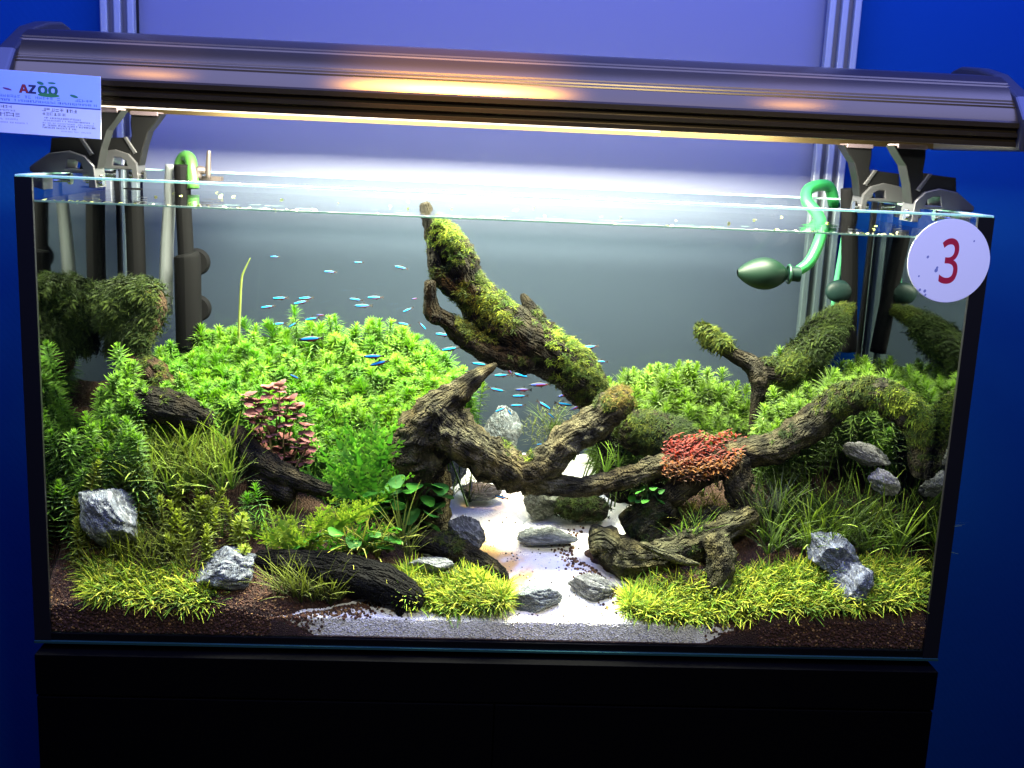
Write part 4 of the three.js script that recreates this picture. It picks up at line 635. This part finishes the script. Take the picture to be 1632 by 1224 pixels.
// ------------------------------------------------------------------ pipes, hoses, diffuser
const black = phy(C(0.003, 0.003, 0.0035), 0.8, { specularIntensity: 0.12 }), hoseGreen = phy(C(0.02, 0.20, 0.05), 0.35, { transmission: 0.35, thickness: 0, specularIntensity: 0.6 });
function tubeMesh(name, path, mat, parent, origin) { const m = new MB(), { pts, rad } = smoothPath(path, 0.005); m.tube(pts.map((p) => p.clone().sub(origin)), rad, 18, [1, 1, 1]); return mesh(name, m.geo(), mat, parent); }
{
  let o = at(300, 520, -0.27), t = thing('strainer_pipe', 'black intake pipe with strainer and round suction cups behind the green bush', 'pipe', o);
  tubeMesh('pipe', [[290, 262, -0.27, 12], [292, 320, -0.27, 12], [297, 420, -0.27, 12], [300, 530, -0.27, 12]], black, t, o);
  tubeMesh('strainer', [[297, 404, -0.265, 16], [298, 408, -0.265, 20], [300, 480, -0.265, 20], [302, 560, -0.265, 20]], black, t, o);
  for (const [x, y] of [[312, 418], [314, 492]]) mesh('suction_cup', new THREE.CylinderGeometry(0.014, 0.016, 0.010, 24).rotateX(Math.PI / 2).translate(...at(x, y, -0.285).sub(o).toArray()), black, t);
  o = at(200, 460, -0.285); t = thing('outflow_pipe', 'dark vertical pipe in the back corner above the mossy stump', 'pipe', o);
  tubeMesh('pipe', [[212, 300, -0.28, 14], [216, 380, -0.28, 14], [220, 520, -0.28, 14]], black, t, o);
  o = at(262, 490, -0.285); t = thing('white_tube', 'pale translucent tube beside the black strainer pipe', 'tube', o);
  tubeMesh('tube_wall', [[272, 262, -0.285, 8], [270, 320, -0.285, 9], [266, 400, -0.285, 10], [264, 500, -0.285, 11]], phy(C(0.22, 0.24, 0.25), 0.5, { transmission: 0.4, thickness: 0 }), t, o);
  o = at(297, 280, -0.27); t = thing('hose_bend', 'short green hose bend over the rim above the strainer pipe', 'hose', o);
  tubeMesh('hose', [[286, 300, -0.29, 9], [287, 262, -0.29, 9], [294, 250, -0.285, 9], [302, 252, -0.278, 9], [306, 268, -0.27, 9], [308, 300, -0.265, 9]], phy(C(0.05, 0.16, 0.03), 0.3, { transmission: 0.3, thickness: 0 }), t, o);
  o = at(325, 285, -0.27); t = thing('valve', 'small upright brown valve on the rim beside the green hose bend', 'valve', o);
  const br = std(C(0.03, 0.022, 0.02), 0.5);
  tubeMesh('spindle', [[332, 284, -0.27, 4], [332, 262, -0.27, 4], [333, 240, -0.27, 3]], br, t, o); tubeMesh('body', [[312, 284, -0.27, 8], [316, 272, -0.27, 8], [328, 272, -0.27, 5]], br, t, o);
  mesh('base', box(0.034, 0.005, 0.016, ...at(330, 284, -0.285).sub(o).toArray()), br, t);
}
{
  let o = at(1215, 436, -0.2), t = thing('diffuser', 'dark green bulb-shaped diffuser on a green hose hanging over the rim', 'diffuser', o);
  const pts = []; for (let k = 0; k <= 20; k++) { const a = k / 20; pts.push(new THREE.Vector2(Math.pow(Math.sin(Math.PI * clamp(a * 0.94 + 0.03, 0, 1)), 0.65) * 0.0195 * (0.8 + 0.2 * a) + 0.0004, lerp(-0.028, 0.028, a))); }
  mesh('bulb', new THREE.LatheGeometry(pts, 36).rotateZ(-Math.PI / 2), phy(C(0.002, 0.011, 0.006), 0.5, { specularIntensity: 0.4 }), t);
  mesh('bulb_neck', new THREE.CylinderGeometry(0.009, 0.008, 0.012, 20).rotateZ(-Math.PI / 2).translate(0.036, 0.001, 0), phy(C(0.002, 0.012, 0.009), 0.5, { specularIntensity: 0.3 }), t);
  mesh('ring', new THREE.TorusGeometry(0.0098, 0.0016, 10, 24).rotateY(Math.PI / 2).translate(0.030, 0.0006, 0), phy(C(0.004, 0.025, 0.015), 0.4), t);
  tubeMesh('hose', [[1268, 434, -0.2, 8], [1288, 420, -0.205, 9], [1303, 392, -0.215, 9], [1310, 362, -0.235, 9], [1302, 340, -0.255, 9], [1286, 320, -0.27, 9], [1287, 304, -0.28, 9], [1303, 296, -0.292, 9], [1322, 299, -0.308, 9], [1330, 330, -0.315, 9]], hoseGreen, t, o);
  o = at(1362, 500, -0.285); t = thing('corner_pipe', 'black vertical pipe with suction cups in the back corner beside the number sticker', 'pipe', o);
  tubeMesh('pipe', [[1352, 300, -0.28, 12], [1354, 380, -0.28, 13], [1352, 560, -0.28, 13]], black, t, o);
  for (const y of [464]) mesh('suction_cup', new THREE.SphereGeometry(0.015, 24, 16).scale(1.1, 0.9, 0.6).translate(...at(1337, y, -0.275).sub(o).toArray()), phy(C(0.004, 0.014, 0.013), 0.5, { specularIntensity: 0.4 }), t);
  o = at(1345, 450, -0.29); t = thing('thin_green_hose', 'thin green hose slanting down beside the black corner pipe', 'hose', o);
  tubeMesh('hose', [[1350, 345, -0.29, 5], [1342, 400, -0.29, 5], [1332, 460, -0.29, 5], [1328, 500, -0.29, 5]], phy(C(0.04, 0.2, 0.1), 0.3), t, o);
}

// ------------------------------------------------------------------ fish
const fishMat = phy(C(1, 1, 1), 0.4, { vertexColors: true, specularIntensity: 0.4 }), finMat = phy(C(0.45, 0.42, 0.42), 0.1, { transmission: 0.95, thickness: 0, side: THREE.DoubleSide });
const fishProto = [0, 1].map((red) => {
  const n = 26, s = 16, m = new MB(), t = new THREE.Group(), L = 0.019;
  for (let k = 0; k <= n; k++) {
    const a = k / n, x = (a - 0.5) * L, hh = 0.0023 * Math.pow(Math.sin(Math.PI * clamp(a * 0.86 + 0.035, 0, 1)), 0.7) * (a > 0.6 ? lerp(1, 0.62, (a - 0.6) / 0.4) : 1), ww = hh * 0.55;
    for (let j = 0; j <= s; j++) {
      const th = j / s * 6.2832, y = Math.cos(th), z = Math.sin(th); let c = [0.016, 0.02, 0.022];
      if (y > -0.25 && y < 0.62 && a > 0.05 && a < 0.86) c = red ? [0.03, 0.06, 0.30] : [0.004, 0.26, 0.72]; else if (y <= -0.25) c = a > 0.42 ? [0.12, 0.006, 0.008] : [0.025, 0.025, 0.03];
      if (red && y <= 0.2 && a > 0.35) c = [0.15, 0.010, 0.016];
      m.v(x, y * hh, z * ww, c);
    }
  }
  for (let k = 0; k < n; k++) for (let j = 0; j < s; j++) { const a = k * (s + 1) + j, b = a + s + 1; m.i.push(a, a + 1, b + 1, a, b + 1, b); }
  mesh('body', m.geo(), fishMat, t);
  const fin = (pts, z = 0) => { const sh = new THREE.Shape(); pts.forEach(([x, y], i) => (i ? sh.lineTo(x, y) : sh.moveTo(x, y))); sh.closePath(); return new THREE.ExtrudeGeometry(sh, { depth: 0.0002, bevelEnabled: false }).translate(0, 0, z - 0.0001); };
  mesh('tail_fin', fin([[0.0088, 0.0005], [0.0128, 0.0022], [0.0117, 0], [0.0128, -0.0022], [0.0088, -0.0005]]), finMat, t);
  mesh('dorsal_fin', fin([[0.0, 0.002], [0.0022, 0.0042], [0.0034, 0.0038], [0.003, 0.0019]]), finMat, t);
  mesh('anal_fin', fin([[0.0015, -0.0019], [0.003, -0.0036], [0.0058, -0.0016]]), finMat, t);
  for (const e of [-1, 1]) mesh('eye', new THREE.SphereGeometry(0.00055, 10, 8).translate(-0.0078, 0.0004, e * 0.0007), std(C(0.01, 0.01, 0.01), 0.1), t);
  return t;
});
// [px, py, tilt in the picture, size, heading (1 = towards the card side), red-sided, where it is]
const fishes = [
  [437, 409, 0.05, 0.55, 1, 0, 'topmost, above the tall thin stalk'], [525, 433, 0.03, 0.75, 1, 0, 'alone in open water above the middle of the bush'], [571, 418, 0.02, 0.55, 1, 0, 'tiny and faint, high between the stalk and the mossy branch'], [638, 426, -0.15, 0.8, 1, 0, 'nearest to the top of the mossy branch'],
  [445, 475, 0.12, 0.95, 1, 0, 'upper of two pale ones beside the tall stalk'], [425, 489, 0.2, 0.85, 1, 0, 'lower of two pale ones beside the tall stalk'], [486, 475, 0.15, 0.95, 1, 0, 'upper of an overlapping pair over the lone stem'], [478, 482, 0.25, 0.9, 1, 0, 'lower of an overlapping pair over the lone stem'],
  [566, 477, -0.05, 0.8, 1, 0, 'first of three in a cluster over the bush'], [596, 474, 0.1, 0.95, 1, 0, 'upper trailing one of three in a cluster over the bush'], [577, 487, 0.05, 1.05, 1, 0, 'lowest of three in a cluster over the bush'], [660, 476, 0.2, 0.4, 1, 1, 'tiny reddish speck near the stubby prong of the branch'],
  [649, 494, 0.45, 0.7, 1, 0, 'tilted, beside the stubby prong of the branch'], [443, 516, 0.15, 0.9, 1, 0, 'just over the bush left of the lone stem'], [466, 518, 0.6, 0.65, 1, 0, 'steeply tilted below the lone stem'], [496, 508, 0.25, 0.9, 1, 0, 'touching the tip of the lone stem'],
  [510, 502, 0.1, 0.5, 1, 1, 'small reddish one behind the lone stem'], [494, 540, 0.12, 1.2, 1, 0, 'large, in front of the upper bush'], [643, 516, -0.15, 0.75, 1, 0, 'over the far end of the bush near the prong'], [674, 520, -0.75, 0.65, -1, 0, 'diving steeply under the stubby prong'],
  [705, 533, 0.0, 1.0, 1, 0, 'short bright one against the underside of the prong'], [744, 512, 0.1, 0.8, 1, 0, 'in the gap between prong and mossy branch'], [716, 556, 0.25, 1.15, 1, 0, 'long blue one under the prong near the bush'], [594, 568, 0.1, 1.05, 1, 0, 'upper of two in front of the bush middle'],
  [603, 579, 0.35, 1.05, 1, 0, 'lower of two in front of the bush middle'], [764, 580, 0.0, 1.05, 1, 0, 'touching the tip of the driftwood horn'], [469, 600, -0.4, 0.6, 1, 0, 'pale, deep in the bush above the purple plant'], [798, 598, 0.05, 1.0, 1, 0, 'dark blue one right of the horn tip'],
  [811, 590, -0.9, 0.8, 1, 1, 'red one diving beside the horn tip'], [830, 598, -0.2, 1.05, -1, 0, 'bright one under the branch, beside the diving red one'], [792, 621, -0.1, 1.0, -1, 0, 'pale blue one below the horn'], [832, 621, 0.02, 1.0, 1, 1, 'level red one in the arch of driftwood'],
  [858, 613, 0.08, 1.2, 1, 1, 'long red one close under the branch'], [827, 631, 0.1, 0.95, 1, 0, 'bright cyan one in the middle of the arch of driftwood'], [824, 646, 0.12, 0.9, 1, 0, 'cyan one beneath the middle of the arch of driftwood'], [797, 653, 0.45, 0.75, 1, 0, 'tilted pale one over the grey back rock'],
  [812, 657, -0.9, 0.5, -1, 0, 'small diving one over the grey back rock'], [868, 646, -0.5, 1.0, -1, 0, 'nose-down one above the fine brownish plant'], [900, 629, 0.4, 1.0, 1, 1, 'violet-sided one under the foot of the long branch'], [900, 644, -0.08, 1.05, -1, 0, 'green-blue one above the fine brownish plant, level'],
  [916, 650, 0.5, 0.8, 1, 1, 'dark one touching the foot of the long branch'], [937, 553, 0.2, 1.1, 1, 0, 'upper of two behind the long branch, over the far bush'], [956, 576, 0.06, 0.85, 1, 0, 'lower of two behind the long branch, over the far bush'], [878, 662, -0.6, 0.6, -1, 0, 'small one dipping into the fine brownish plant'],
  [798, 792, -0.1, 0.75, 1, 0, 'single one low over the white sand path'], [905, 673, 0.0, 0.5, 1, 0, 'tiny bright one in front of the fine brownish plant'], [860, 708, 0.1, 0.45, 1, 0, 'tiny one low in the driftwood fork'],
];
for (const [px, py, tilt, size, head, red, where] of fishes) {
  const z = py > 780 ? -0.17 : px > 780 && px < 925 ? rr(-0.235, -0.215) : px > 925 ? -0.25 : py > 535 && px < 690 ? -0.105 : px > 690 ? -0.225 : rr(-0.27, -0.225);
  const f = fishProto[red].clone(); f.name = numbered('neon_tetra'); scene.add(f); f.position.copy(at(px, py, z)); f.scale.setScalar(size * 0.96);
  f.rotation.set(rr(-0.1, 0.1), (head > 0 ? 0 : Math.PI) + rr(-0.3, 0.3), (tilt - 0.04) * head, 'YZX');
  tag(f, 'neon tetra ' + where, 'fish', 'shoal of neon tetras');
}

renderer.render(scene, camera);
